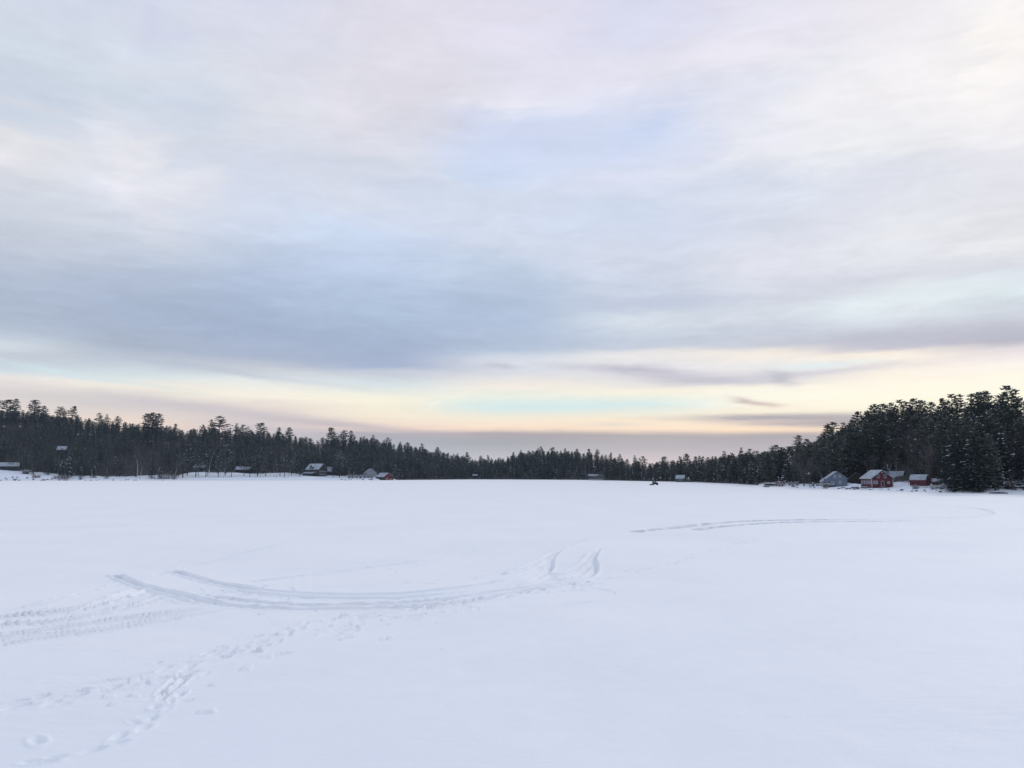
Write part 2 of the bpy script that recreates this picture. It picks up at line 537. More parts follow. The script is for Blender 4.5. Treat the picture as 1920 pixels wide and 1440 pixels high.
def empty(name, loc, rz=0.0):
    o = bpy.data.objects.new(name, None)
    col.objects.link(o)
    o.empty_display_size = 0.2
    o.location = loc
    o.rotation_euler = (0, 0, rz)
    return o


# ------------------------------------------------------------------ the lie of the land
shoreY = itab([(-500, 420), (-300, 500), (0, 594), (250, 605), (480, 616), (720, 632), (880, 700), (960, 704), (1080, 655), (1200, 560), (1300, 488), (1380, 415), (1440, 344),
               (1500, 306), (1580, 275), (1660, 253), (1740, 236), (1800, 224), (1880, 220), (1920, 214), (2200, 180), (2500, 140)])
sky_y = itab([(-500, 745), (0, 768), (60, 768), (100, 776), (140, 780), (190, 787), (260, 794), (300, 797), (345, 803), (400, 800), (450, 803), (500, 808), (545, 812), (600, 820), (640, 820),
              (700, 822), (740, 826), (780, 834), (805, 841), (830, 844), (860, 851), (890, 859), (915, 859), (940, 857), (970, 849), (1010, 841), (1060, 843), (1100, 845), (1130, 850),
              (1165, 859), (1205, 865), (1222, 870), (1240, 863), (1265, 862), (1300, 864), (1335, 856), (1370, 849), (1400, 847), (1440, 845), (1480, 834), (1520, 824), (1560, 812),
              (1600, 794), (1630, 775), (1660, 766), (1700, 760), (1750, 762), (1765, 768), (1790, 757), (1830, 750), (1865, 748), (1885, 755), (1905, 745), (1920, 745), (2200, 700), (2500, 680)])
bank = itab([(-500, 8, 25), (0, 7.4, 22), (60, 6.0, 24), (130, 2.8, 16), (240, 2.2, 16), (330, 2.6, 18), (360, 5.2, 45), (470, 5.2, 45), (560, 4.8, 40), (600, 3.4, 34), (700, 3.0, 28), (745, 0.9, 8),
             (880, .5, 5), (1300, .5, 5), (1420, .8, 12), (1500, 1.0, 16), (1560, 1.1, 20), (1660, 1.2, 26), (1740, 1.6, 28), (1790, 1.5, 10), (1880, 1.3, 12), (1920, 1.2, 18), (2500, 2, 18)])
ridge = itab([(-500, 240, 18), (0, 230, 18), (400, 200, 18), (700, 170, 17), (880, 110, 14), (960, 110, 14), (1200, 100, 14), (1400, 110, 15), (1500, 115, 17), (1600, 115, 20), (1920, 110, 21), (2500, 100, 21)])


def terrain_z(px, d):
    px = np.asarray(px, float); d = np.asarray(d, float)
    zb, db = bank(px)
    dr, th = ridge(px)
    Yr = shoreY(px) + dr
    zr = CAMH + (HORY - sky_y(px)) / FPX * Yr - th
    # first metre or two steep, then a gentle bank, then the hillside
    e = np.clip(d / db, 0, 1)
    z1 = zb * (0.35 * np.clip(d / 2.5, 0, 1) + 0.65 * e) if True else 0
    t = np.clip((d - db) / np.maximum(dr - db, 1), 0, 1)
    t = t * t * (3 - 2 * t) * 0.6 + t * 0.4
    z2 = np.maximum(zr - zb, 0) * t
    z3 = -np.clip(d - dr, 0, 400) * 0.05
    n = fbm(px * 0.03 + 3, d * 0.05, 3) * np.clip(d / 30, 0, 1) * 1.6
    z = z1 + z2 + z3 + n
    return np.where(d < 0, -0.25 + d * 0.05, z)


def px_of(X, Y):
    return W / 2 + X / Y * FPX * (CP + math.sin(PITCH) * 0.111)


def ground_z(X, Y):
    p = px_of(X, Y)
    return float(terrain_z(p, Y - shoreY(p)))


def hills():
    pxs = np.linspace(-500, 2500, 620)
    ds = np.concatenate([np.linspace(-6, 0, 4), np.linspace(0.3, 10, 16), np.linspace(12, 60, 26), np.linspace(65, 420, 50)])
    P, D = np.meshgrid(pxs, ds)
    Y = shoreY(P) + D
    X = (P - W / 2) / FPX * Y / (CP + math.sin(PITCH) * 0.111)
    wob = fbm(P * 0.09, D * 0 + 2.0, 3) * 1.6
    Z = terrain_z(P, D - wob * (D < 12))
    V = np.stack([X, Y, Z], -1).reshape(-1, 3)
    nr, nc = P.shape
    i = np.arange(nr * nc).reshape(nr, nc)
    F = np.stack([i[:-1, :-1], i[:-1, 1:], i[1:, 1:], i[1:, :-1]], -1).reshape(-1, 4)
    me = quad_mesh('hills', V, F, ['hill_ground'], smooth=True)
    zb, db = bank(P)
    cov = np.clip((D - db * 0.95) / 18.0, 0, 1)
    cov = np.where((P > 745) & (P < 1420), 1.0, cov)
    at_ = me.attributes.new('cover', 'FLOAT', 'POINT')
    at_.data.foreach_set('value', cov.ravel().astype(np.float32))
    tag(obj('hills', me), kind='structure')


hills()


# ------------------------------------------------------------------ the frozen lake with its tracks
def poly_world(pts):
    return np.array([at(px, py)[:2] for px, py in pts])


def smooth_path(P, step):
    """Catmull-Rom through world points, resampled at a fixed step"""
    P = np.vstack([2 * P[0] - P[1], P, 2 * P[-1] - P[-2]])
    out = []
    for i in range(1, len(P) - 2):
        p0, p1, p2, p3 = P[i - 1], P[i], P[i + 1], P[i + 2]
        n = max(2, int(np.linalg.norm(p2 - p1) / step))
        t = np.linspace(0, 1, n, endpoint=False)[:, None]
        out.append(0.5 * ((2 * p1) + (-p0 + p2) * t + (2 * p0 - 5 * p1 + 4 * p2 - p3) * t ** 2 + (-p0 + 3 * p1 - 3 * p2 + p3) * t ** 3))
    out.append(P[-2][None])
    return np.vstack(out)


RUTS = [
    # points, half width m, depth m, rim height m, roughness
    ([(217, 1077), (235, 1086), (255, 1095), (285, 1104), (335, 1116), (385, 1129), (430, 1137)], .24, .55, .10, .3),
    ([(328, 1070), (360, 1081), (410, 1096), (440, 1100), (480, 1106)], .24, .50, .08, .25),
    ([(400, 1096), (480, 1108), (560, 1114), (660, 1116), (760, 1113), (860, 1104), (950, 1090)], .19, .22, .06, .2),
    ([(440, 1108), (500, 1117), (580, 1122), (680, 1123), (780, 1120), (880, 1110)], .19, .22, .06, .2),
    ([(400, 1120), (460, 1129), (540, 1134), (640, 1134), (760, 1130), (860, 1121), (960, 1108), (1050, 1095)], .20, .25, .06, .2),
    ([(380, 1130), (440, 1138), (520, 1142), (640, 1142), (760, 1138), (880, 1128), (980, 1112), (1080, 1097)], .21, .26, .07, .25),
    ([(930, 1080), (975, 1070), (1005, 1058), (1025, 1045), (1045, 1034), (1080, 1020), (1110, 1010)], .17, .08, .13, .2),
    ([(930, 1094), (980, 1082), (1010, 1068), (1028, 1052), (1034, 1042)], .17, .13, .09, .2),
    ([(960, 1102), (1000, 1092), (1022, 1080), (1032, 1066), (1036, 1046), (1050, 1031)], .18, .17, .08, .2),
    ([(1020, 1082), (1060, 1078), (1085, 1066), (1100, 1052), (1108, 1040), (1120, 1029)], .17, .08, .13, .2),
    ([(1040, 1092), (1075, 1086), (1098, 1072), (1108, 1056), (1112, 1042)], .17, .13, .09, .2),
    ([(1060, 1098), (1090, 1092), (1110, 1080), (1116, 1066), (1114, 1046), (1124, 1027)], .18, .17, .08, .2),
    ([(-60, 1172), (0, 1162), (60, 1155), (120, 1148), (180, 1134), (225, 1120), (268, 1104)], .24, .20, .11, .4),
    ([(0, 1176), (110, 1166), (190, 1150), (250, 1136), (310, 1120)], .22, .10, .10, .5),
    ([(-60, 1206), (0, 1197), (60, 1188), (120, 1178), (220, 1164), (300, 1153), (370, 1140)], .22, .18, .09, .35),
    ([(0, 1210), (100, 1196), (200, 1182), (300, 1166), (415, 1142)], .22, .07, .10, .3),
    ([(470, 1092), (540, 1084), (600, 1077), (720, 1061), (815, 1048)], .22, .22, .05, .6),
    ([(40, 1142), (160, 1110), (260, 1088), (330, 1068), (430, 1044), (520, 1022), (570, 1012)], .16, .03, .05, .9),
    ([(1185, 998), (1230, 994), (1290, 988), (1340, 982), (1400, 978), (1470, 976), (1560, 975), (1640, 974)], .70, .95, .05, .35),
    ([(1600, 975), (1700, 973), (1770, 971), (1840, 967), (1858, 961), (1835, 954), (1780, 949), (1700, 945), (1600, 938), (1530, 930)], .45, .22, .04, .6),
    ([(1305, 995), (1350, 989), (1420, 983), (1500, 980), (1560, 979), (1640, 978), (1720, 976)], .60, .80, .05, .4),
    ([(860, 1140), (960, 1138), (1060, 1134), (1130, 1128)], .10, .03, .01, .8),
    ([(1060, 1098), (1110, 1105), (1150, 1112), (1140, 1122)], .09, .02, .01, .8),
    ([(355, 1266), (325, 1292), (300, 1312)], .10, .10, .05, .3),
    ([(340, 1262), (318, 1282), (296, 1304)], .08, .08, .04, .3),
]
# footprint trails: points, spacing m, sideways scatter m, count factor
TRAILS = [
    ([(860, 1128), (780, 1146), (700, 1160), (620, 1178), (540, 1195), (450, 1215), (400, 1232)], .20, 1.5),
    ([(820, 1142), (700, 1150), (600, 1165), (520, 1185)], .42, .7),
    ([(430, 1222), (350, 1245), (260, 1270), (170, 1296), (90, 1315), (0, 1340), (-60, 1360)], .26, .8),
    ([(520, 1222), (380, 1250), (230, 1290), (120, 1312), (40, 1330)], .45, .5),
    ([(372, 1262), (345, 1278), (318, 1300), (296, 1335), (275, 1345), (250, 1372), (180, 1402), (110, 1422), (30, 1440)], .36, .16),
    ([(40, 1398), (80, 1412), (20, 1425), (0, 1400)], .9, .5),
    ([(1236, 912), (1300, 918), (1420, 930), (1560, 950)], 1.5, .3),
    ([(1150, 1086), (1200, 1070), (1260, 1056), (1330, 1036), (1390, 1018), (1440, 1004)], .55, .5),
    ([(930, 1078), (880, 1086), (830, 1094), (700, 1100)], .8, 1.0),
    ([(720, 1085), (800, 1050), (880, 1035), (920, 1025)], 1.6, 1.2),
    ([(860, 1130), (950, 1120), (1050, 1108), (1120, 1096)], .35, .6),
    ([(0, 1160), (80, 1156), (160, 1142), (240, 1122), (300, 1118)], 1.1, .9),
    ([(320, 1125), (380, 1128), (430, 1120), (500, 1115), (470, 1104), (420, 1104)], .28, .9),
]


def lake():
    nr, nc = 980, 1300
    inv = np.concatenate([np.linspace(1 / 8.6, 1 / 36.0, 470, endpoint=False), np.linspace(1 / 36.0, 1 / 135.0, 410, endpoint=False), np.linspace(1 / 135.0, 1 / 900.0, nr - 880)])
    Yr = 1 / inv
    ar = np.linspace(-0.80, 0.80, nc)
    Y = np.repeat(Yr[:, None], nc, 1)
    X = Y * ar[None]
    Z = fbm(X * 0.06, Y * 0.05, 3) * 0.10 + fbm(X * 0.35 + 9, Y * 0.3, 3) * 0.035 * np.clip(120 / Y, 0.2, 1)
    # drifts, long and low
    Z += np.clip(fbm(X * 0.10 + 40, Y * 0.35 + 11, 3), 0, 1) * 0.07
    Z -= Z.max() * 0.0
    dep = np.zeros_like(Z); rim = np.zeros_like(Z)

    def window(p, r):
        """index window of the grid around world point p, radius r"""
        y0, y1 = max(p[1] - r, 8.6), min(p[1] + r, 899)
        if y1 < 8.6 or y0 > 899: return None
        i0 = int(np.searchsorted(Yr, y0)) - 1
        i1 = int(np.searchsorted(Yr, y1)) + 2
        a0, a1 = (p[0] - r) / p[1], (p[0] + r) / p[1]
        j0 = int((a0 + .8) / 1.6 * (nc - 1)) - 2; j1 = int((a1 + .8) / 1.6 * (nc - 1)) + 3
        i0, j0 = max(i0, 0), max(j0, 0); i1, j1 = min(i1, nr), min(j1, nc)
        if i1 <= i0 or j1 <= j0: return None
        return slice(i0, i1), slice(j0, j1)
    slush_shade = np.zeros_like(Z)  # slush grey that also paints in the dark shade the ruts lack
    for pts, hw, de, ri, ro in RUTS:
        P = smooth_path(poly_world(pts), 0.12 if pts[0][1] > 1000 or pts[0][1] < 900 else 0.35)
        L = len(P)
        Dm = {}
        d2 = np.full(Z.shape, 1e9, np.float32)
        tt = np.zeros(Z.shape, np.float32)
        for k, p in enumerate(P):
            w = window(p, hw * 3.2)
            if w is None: continue
            dd = (X[w] - p[0]) ** 2 + (Y[w] - p[1]) ** 2
            better = dd < d2[w]
            d2[w] = np.where(better, dd, d2[w])
            tt[w] = np.where(better, k / L, tt[w])
        m = d2 < (hw * 3.2) ** 2
        d = np.sqrt(d2[m]) / hw
        n = fbm(X[m] * 2.2, Y[m] * 2.2, 3)
        d = d * (1 + ro * n * 0.8)
        fade = np.clip(np.minimum(tt[m] / 0.02, (1 - tt[m]) / 0.12), 0, 1)
        rr = 1 + ro * fbm(X[m] * 1.1 + 30, Y[m] * 1.1, 2) * 2.0
        prof = np.clip(1.25 - d, 0, 1); prof = prof * prof * (3 - 2 * prof)
        dep[m] = np.maximum(dep[m], de * prof * fade * np.clip(rr, 0.2, 2))
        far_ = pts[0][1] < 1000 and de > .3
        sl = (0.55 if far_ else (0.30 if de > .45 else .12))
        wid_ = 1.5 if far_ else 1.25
        slush_shade[m] = np.maximum(slush_shade[m], sl * np.clip((wid_ - d) * 2.5, 0, 1) * fade * np.clip(0.75 + 1.6 * fbm(X[m] * 1.3 + 8, Y[m] * 0.9, 3), 0, 1.2))
        rp = np.exp(-((d - 1.55) / 0.45) ** 2)
        rim[m] = np.maximum(rim[m], ri * rp * fade * np.clip(rr, 0.1, 2.2))
    r = random.Random(5)

    def print_at(p, ang, ln, wd, de, ri):
        w = window(p, ln * 2.2)
        if w is None: return
        dx, dy = X[w] - p[0], Y[w] - p[1]
        u = (dx * math.cos(ang) + dy * math.sin(ang)) / ln
        v = (-dx * math.sin(ang) + dy * math.cos(ang)) / wd
        q = np.sqrt(u * u + v * v)
        pr = np.clip(1.3 - q, 0, 1); pr = pr * pr * (3 - 2 * pr)
        dep[w] = np.maximum(dep[w], de * pr)
        rim[w] = np.maximum(rim[w], ri * np.exp(-((q - 1.6) / 0.45) ** 2))
    for pts, spc, scat in TRAILS:
        P = smooth_path(poly_world(pts), 0.1)
        s = np.concatenate([[0], np.cumsum(np.linalg.norm(np.diff(P, axis=0), axis=1))])
        t = 0; side = 1
        while t < s[-1]:
            k = min(int(np.searchsorted(s, t)), len(P) - 2)
            d = P[min(k + 3, len(P) - 1)] - P[k]
            a = math.atan2(d[1], d[0])
            q = P[k] + np.array([-math.sin(a), math.cos(a)]) * (side * 0.14 + r.gauss(0, scat * 0.45))
            if r.random() < 0.85:
                print_at(q, a + r.gauss(0, 0.3), r.uniform(.16, .34), r.uniform(.07, .13), r.uniform(.03, .10), r.uniform(.01, .035))
            side = -side
            t += spc * r.uniform(0.6, 1.5)
    # broken slabs and lumps thrown up where the ruts cross
    for _ in range(240):
        c = r.choice([((400, 1112), (60, 14), 3), ((300, 1120), (70, 9), 2), ((850, 1132), (110, 12), 2), ((640, 1175), (160, 24), 2), ((450, 1222), (50, 16), 1),
                      ((150, 1150), (110, 9), 1), ((270, 1290), (130, 24), 1), ((540, 1128), (110, 18), 1), ((1080, 1090), (50, 10), 1)])
        p = at(c[0][0] + r.gauss(0, c[1][0] * .6), c[0][1] + r.gauss(0, c[1][1] * .6))
        a = r.uniform(0, 3.14); ln = r.uniform(.10, .28); wd = ln * r.uniform(.4, .9); hh = r.uniform(.03, .09)
        w = window(p, ln * 1.6)
        if w is None: continue
        dx, dy = X[w] - p[0], Y[w] - p[1]
        u = (dx * math.cos(a) + dy * math.sin(a)) / ln
        v = (-dx * math.sin(a) + dy * math.cos(a)) / wd
        q = np.maximum(np.abs(u), np.abs(v)) * (1 + 0.3 * fbm(dx * 6, dy * 6, 2))
        rim[w] = np.maximum(rim[w], hh * np.clip((1.0 - q) * 4, 0, 1) * (0.75 + 0.35 * u))
    Z = Z - dep + rim * (dep < 0.04)
    # sink the outer edges under the wide ground sheet
    edge = np.clip((np.abs(X / Y) - 0.76) / 0.04, 0, 1)
    Z -= edge * 0.6
    V = np.stack([X, Y, Z], -1).reshape(-1, 3)
    i = np.arange(nr * nc).reshape(nr, nc)
    F = np.stack([i[:-1, :-1], i[:-1, 1:], i[1:, 1:], i[1:, :-1]], -1).reshape(-1, 4)
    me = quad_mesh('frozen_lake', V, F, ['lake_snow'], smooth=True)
    sa = me.attributes.new('slush_shade', 'FLOAT', 'POINT')
    sa.data.foreach_set('value', np.clip(slush_shade, 0, 1).ravel().astype(np.float32))
    tag(obj('frozen_lake', me), kind='structure')


lake()
gm = MB().add([(-6000, -3000, -0.3), (6000, -3000, -0.3), (6000, 7000, -0.3), (-6000, 7000, -0.3)], [(0, 1, 2, 3)])
tag(gm.build('ground', 'lake_snow'), kind='structure')


# ------------------------------------------------------------------ tree patterns (arrays of quads)
class QB:
    def __init__(s):
        s.v = []; s.f = []

    def quad(s, a, b, c, d):
        k = len(s.v)
        s.v += [tuple(a), tuple(b), tuple(c), tuple(d)]
        s.f.append((k, k + 1, k + 2, k + 3))

    def tube(s, pts, rads, n=5):
        base = len(s.v)
        for i, (p, r) in enumerate(zip(pts, rads)):
            d = (pts[min(i + 1, len(pts) - 1)] - pts[max(i - 1, 0)]).normalized()
            a = d.orthogonal().normalized(); b = d.cross(a)
            for k in range(n):
                t = 2 * math.pi * k / n
                s.v.append(tuple(p + a * (r * math.cos(t)) + b * (r * math.sin(t))))
        for i in range(len(pts) - 1):
            for k in range(n):
                s.f.append((base + i * n + k, base + i * n + (k + 1) % n, base + (i + 1) * n + (k + 1) % n, base + (i + 1) * n + k))

    def tuft(s, c, d, ln, wd, r, flat=0.6):
        """a diamond-shaped spray of needles at c pointing along d"""
        side = Vector((-d.y, d.x, 0))
        if side.length < 1e-3: side = Vector((1, 0, 0))
        side.normalize()
        side = (side + Vector((r.gauss(0, .3), r.gauss(0, .3), r.gauss(0, flat)))).normalized()
        d = d.normalized()
        s.quad(c - d * ln * .35, c + side * wd * .5 + d * ln * .1, c + d * ln * .65, c - side * wd * .5 + d * ln * .1)

    def blob(s, c, d, ln, wd, th):
        """a low lump of snow lying on a bough"""
        d = Vector((d.x, d.y, d.z)).normalized()
        side = Vector((-d.y, d.x, 0)).normalized() * wd * .5
        u = Vector((0, 0, th))
        a, b = c - d * ln * .5, c + d * ln * .5
        s.quad(a, c - side, b, c + u)
        s.quad(a, c + u, b, c + side)

    def arr(s):
        return np.array(s.v, np.float32).reshape(-1, 3), np.array(s.f, np.int32).reshape(-1, 4)


def V3(*a): return Vector(a)


def make_pine(seed, Ht, crown0=0.4, rmax=3.6, top=0.5, dens=1.0, tuft=0.62, snow=0.10, gaps=0.25, nb=5, bare_low=True, lean=0.3):
    """white pine: clear trunk, tiers of level plumes with gaps between them, a ragged rounded head"""
    r = random.Random(seed)
    tr, cr, sn = QB(), QB(), QB()
    lx, ly = r.gauss(0, lean), r.gauss(0, lean)
    def axis(z):
        t = z / Ht
        return V3(lx * t * t * 2 + 0.12 * math.sin(z * .5 + seed), ly * t * t * 2, z)
    zs = [Ht * k / 8 for k in range(9)]
    r0 = Ht * 0.0125 + 0.05
    tr.tube([axis(z) for z in zs], [max(r0 * (1 - 0.93 * z / Ht), .03) for z in zs], 6)
    z = Ht * crown0
    if bare_low:
        for _ in range(6):
            zz = Ht * r.uniform(crown0 * .4, crown0); a = r.uniform(0, 6.28); l = r.uniform(.5, 1.5)
            p = axis(zz); tr.tube([p, p + V3(math.cos(a) * l, math.sin(a) * l, .1)], [.05, .02], 3)
    # the crown's outline differs from side to side
    side = [r.uniform(.6, 1.25) for _ in range(5)]
    while z < Ht * 0.985:
        t = (z - Ht * crown0) / (Ht * (1 - crown0))
        prof = min(1.0, (1 - t) / top) ** 0.75 * (0.55 + 0.45 * min(1, t / 0.25))
        for k in range(nb):
            a = 2 * math.pi * (k + r.uniform(-.3, .3)) / nb + z * 1.7
            if r.random() < gaps: continue
            L = rmax * prof * r.uniform(.55, 1.2) * side[int(a / 1.2566) % 5] + 0.35
            up = r.uniform(-.02, .22) + 0.35 * t * t
            p0 = axis(z)
            dirh = V3(math.cos(a), math.sin(a), 0)
            def bp(u):
                return p0 + dirh * (L * u) + V3(0, 0, L * (up * u + .10 * u * u))
            tr.tube([bp(0), bp(.5), bp(1)], [.035 + .012 * L, .03, .015], 3)
            nt = max(3, int(L * 4.2 * dens))
            for j in range(nt):
                u = r.uniform(.25, 1.04) ** .8
                sp = (.16 + .26 * L * .5 * (1 - abs(u - .6))) * 1.0
                c = bp(u) + V3(r.gauss(0, sp), r.gauss(0, sp), abs(r.gauss(.08, .14)))
                d = dirh + V3(r.gauss(0, .7), r.gauss(0, .7), r.uniform(-.05, .65))
                s_ = tuft * r.uniform(.7, 1.35)
                cr.tuft(c, d, s_ * 1.25, s_ * .95, r, .55)
            if r.random() < snow * 2.2:
                u = r.uniform(.45, .95)
                sn.blob(bp(u) + V3(0, 0, .20), dirh + V3(0, 0, up), r.uniform(.5, 1.3), r.uniform(.3, .6), r.uniform(.14, .26))
        z += r.uniform(.55, 1.15) * (Ht / 20) ** .5
    for _ in range(int(10 * dens)):
        c = axis(Ht * r.uniform(.95, 1.0)) + V3(r.gauss(0, .22), r.gauss(0, .22), 0)
        cr.tuft(c, V3(r.gauss(0, .6), r.gauss(0, .6), 1), tuft * 1.1, tuft * .7, r, .6)
    return dict(trunk=tr.arr(), crown=cr.arr(), snow=sn.arr(), H=Ht, R=rmax)


def make_spruce(seed, Ht, rmax=2.6, dens=1.0, tuft=.5, snow=.3, droop=.25, low=0.06):
    """spruce, fir or hemlock: pointed cone of drooping boughs down to the ground, lumps of snow on the boughs"""
    r = random.Random(seed)
    tr, cr, sn = QB(), QB(), QB()
    zs = [Ht * k / 6 for k in range(7)]
    r0 = Ht * .012 + .04
    tr.tube([V3(0, 0, z) for z in zs], [max(r0 * (1 - .95 * z / Ht), .025) for z in zs], 6)
    z = Ht * low
    while z < Ht * .98:
        t = z / Ht
        for k in range(6):
            if r.random() < .12: continue
            a = 2 * math.pi * (k + r.uniform(-.35, .35)) / 6 + z * 2.3
            L = rmax * (1 - t) ** .8 * r.uniform(.65, 1.15) + .18
            dirh = V3(math.cos(a), math.sin(a), 0)
            p0 = V3(0, 0, z)
            def bp(u):
                return p0 + dirh * (L * u) + V3(0, 0, L * (.12 * u - droop * 1.5 * u * u + droop * .4 * u ** 3))
            if L > .8: tr.tube([bp(0), bp(.5), bp(1)], [.04, .03, .012], 3)
            for j in range(max(3, int(L * 4.6 * dens))):
                u = r.uniform(.12, 1.03)
                sp = .12 + .16 * L * (1 - u * .6)
                c = bp(u) + V3(r.gauss(0, sp), r.gauss(0, sp), r.gauss(-.05, .12))
                d = dirh + V3(r.gauss(0, .6), r.gauss(0, .6), r.uniform(-.6, .15))
                s_ = tuft * r.uniform(.7, 1.3)
                cr.tuft(c, d, s_ * 1.3, s_ * .9, r, .5)
            if r.random() < snow and L > .5:
                u = r.uniform(.5, 1.0)
                for q in range(r.choice([1, 1, 2, 3])):
                    uu = min(1.05, u + q * .14)
                    sn.blob(bp(uu) + V3(r.gauss(0, .12), r.gauss(0, .12), .16), dirh + V3(r.gauss(0, .3), r.gauss(0, .3), -droop), r.uniform(.5, 1.4), r.uniform(.25, .5), r.uniform(.10, .2))
        z += r.uniform(.42, .8) * (Ht / 14) ** .5
    cr.tuft(V3(0, 0, Ht * .97), V3(0, 0, 1), .9, .25, r, .1)
    return dict(trunk=tr.arr(), crown=cr.arr(), snow=sn.arr(), H=Ht, R=rmax)


def make_bare(seed, Ht, stems=1, spread=.45, rib=.075, lean=0.0, tw=3, first=.3, slim=1.0, thick=.011, solid=.045):
    """leafless broadleaf tree; trunk and limbs as tubes, twigs as thin tapering blades"""
    r = random.Random(seed)
    tr, cr, sn = QB(), QB(), QB()

    def twig(p, d, L, w):
        side = d.cross(V3(r.gauss(0, 1), r.gauss(0, 1), r.gauss(0, 1)))
        if side.length < 1e-4: return
        side = side.normalized() * w * .5
        m = p + d * L * .5 + V3(r.gauss(0, .05), r.gauss(0, .05), .05) * L
        e = p + d * L
        cr.quad(p - side, p + side, m + side * .7, m - side * .7)
        cr.quad(m - side * .7, m + side * .7, e + side * .15, e - side * .15)

    def limb(p, d, L, rad, lv):
        bend = V3(r.gauss(0, .12), r.gauss(0, .12), .14)
        pts = [p]; dd = d.normalized()
        for k in range(3):
            dd = (dd + bend * .5 + V3(r.gauss(0, .07), r.gauss(0, .07), 0)).normalized()
            pts.append(pts[-1] + dd * (L / 3))
        if rad > solid:
            tr.tube(pts, [rad, rad * .8, rad * .6, rad * .4], 5 if lv == 0 else 4)
        else:
            for q0, q1 in zip(pts[:-1], pts[1:]):
                twig(q0, (q1 - q0).normalized(), (q1 - q0).length * 1.02, max(rad * 2, rib))
        n = [6, 5, 4, 3][min(lv, 3)]
        for k in range(n):
            u = r.uniform(first if lv == 0 else .25, 1.0)
            i = min(2, int(u * 3)); f = u * 3 - i
            q = pts[i].lerp(pts[i + 1], f)
            out = V3(r.gauss(0, 1), r.gauss(0, 1), 0).normalized()
            nd = (dd * (1 - spread) + out * spread * r.uniform(.8, 1.6) * slim + V3(0, 0, .35)).normalized()
            nl = L * r.uniform(.35, .62)
            if lv + 1 < tw and nl > .8:
                limb(q, nd, nl, rad * .5, lv + 1)
            else:
                twig(q, nd, nl * 1.1, rib)
                for _ in range(2):
                    o2 = V3(r.gauss(0, 1), r.gauss(0, 1), r.gauss(.3, .6)).normalized()
                    twig(q + nd * nl * r.uniform(.2, .8), (nd + o2 * .7).normalized(), nl * .7, rib * .8)
    for s_ in range(stems):
        a = r.uniform(0, 6.28)
        tilt = (.12 if stems > 1 else .03)
        d0 = V3(math.cos(a) * tilt + lean, math.sin(a) * tilt, 1).normalized()
        limb(V3(r.gauss(0, .15 * (stems > 1)), r.gauss(0, .15 * (stems > 1)), -.1), d0, Ht * r.uniform(.82, .95), Ht * thick + .04, 0)
    return dict(trunk=tr.arr(), crown=cr.arr(), snow=sn.arr(), H=Ht, R=Ht * .25)


def make_bush(seed, Ht, n=40, snow=.4, w=.05):
    r = random.Random(seed)
    cr, sn = QB(), QB()
    for _ in range(n):
        a = r.uniform(0, 6.28); tl = abs(r.gauss(0, .5))
        d = V3(math.cos(a) * tl, math.sin(a) * tl, 1).normalized()
        L = Ht * r.uniform(.5, 1.05)
        b = V3(r.gauss(0, .25), r.gauss(0, .25), -.05)
        side = d.cross(V3(r.gauss(0, 1), r.gauss(0, 1), .2)).normalized() * w * .5
        cr.quad(b - side, b + side, b + d * L + side * .3, b + d * L - side * .3)
        for k in range(3):
            q = b + d * L * r.uniform(.4, .9)
            d2 = (d + V3(r.gauss(0, .5), r.gauss(0, .5), r.gauss(0, .3))).normalized()
            cr.quad(q - side * .7, q + side * .7, q + d2 * L * .4 + side * .2, q + d2 * L * .4 - side * .2)
        if r.random() < snow:
            sn.blob(b + d * L * r.uniform(.5, .95), V3(math.cos(a), math.sin(a), .2), r.uniform(.25, .6), .3, r.uniform(.1, .2))
    return dict(trunk=None, crown=cr.arr(), snow=sn.arr(), H=Ht, R=Ht * .5)


PROTO = {'pine': [], 'emergent': [], 'spruce': [], 'hemlock': [], 'bare': [], 'birch': [], 'shorepine': []}
for s_ in range(6):
    PROTO['pine'].append(make_pine(20 + s_, 18, crown0=.16, rmax=3.3, top=[.55, .75, .9][s_ % 3], dens=1.0, tuft=.66, snow=.02, gaps=.12))
    # the closed wood
for s_ in range(9):
    PROTO['emergent'].append(make_pine(50 + s_, 24, crown0=[.35, .42, .38][s_ % 3], rmax=[4.2, 5.0, 3.7, 4.6, 4.0][s_ % 5], top=[.32, .75, .5, .62][s_ % 4], dens=1.9, tuft=.62, snow=.06, gaps=.22, nb=6, lean=.5))
for s_ in range(5):
    PROTO['spruce'].append(make_spruce(80 + s_, 14, rmax=[2.3, 2.8, 1.9, 2.5, 2.1][s_], dens=.85, tuft=.55, snow=[.10, .3, .06, .22, .02][s_]))
for s_ in range(4):
    PROTO['hemlock'].append(make_spruce(100 + s_, 18, rmax=[4.6, 5.0, 4.2, 3.8][s_], dens=1.25, tuft=.58, snow=.16, droop=.2, low=.03))
for s_ in range(6):
    PROTO['bare'].append(make_bare(120 + s_, 14, stems=[1, 2, 1, 3, 1, 2][s_], spread=.42, rib=.07))
for s_ in range(5):
    PROTO['birch'].append(make_bare(150 + s_, 15, stems=[1, 1, 2, 1, 1][s_], spread=.35, rib=.055, lean=[.16, .02, .08, -.05, .28][s_], first=.5, slim=.7, thick=.0135, solid=.13))
for s_ in range(4):
    PROTO['shorepine'].append(make_pine(180 + s_, 15, crown0=[.30, .36, .26, .33][s_], rmax=3.1, top=.6, dens=.8, tuft=.68, snow=.10, gaps=.2))
TRUNKMAT = dict(pine='bark', emergent='bark', spruce='bark', hemlock='bark', bare='twigs', birch='birch_bark', shorepine='bark')
CROWNMAT = dict(pine='needles', emergent='needles', spruce='needles_dark', hemlock='needles_deep', bare='twigs', birch='twigs', shorepine='needles')
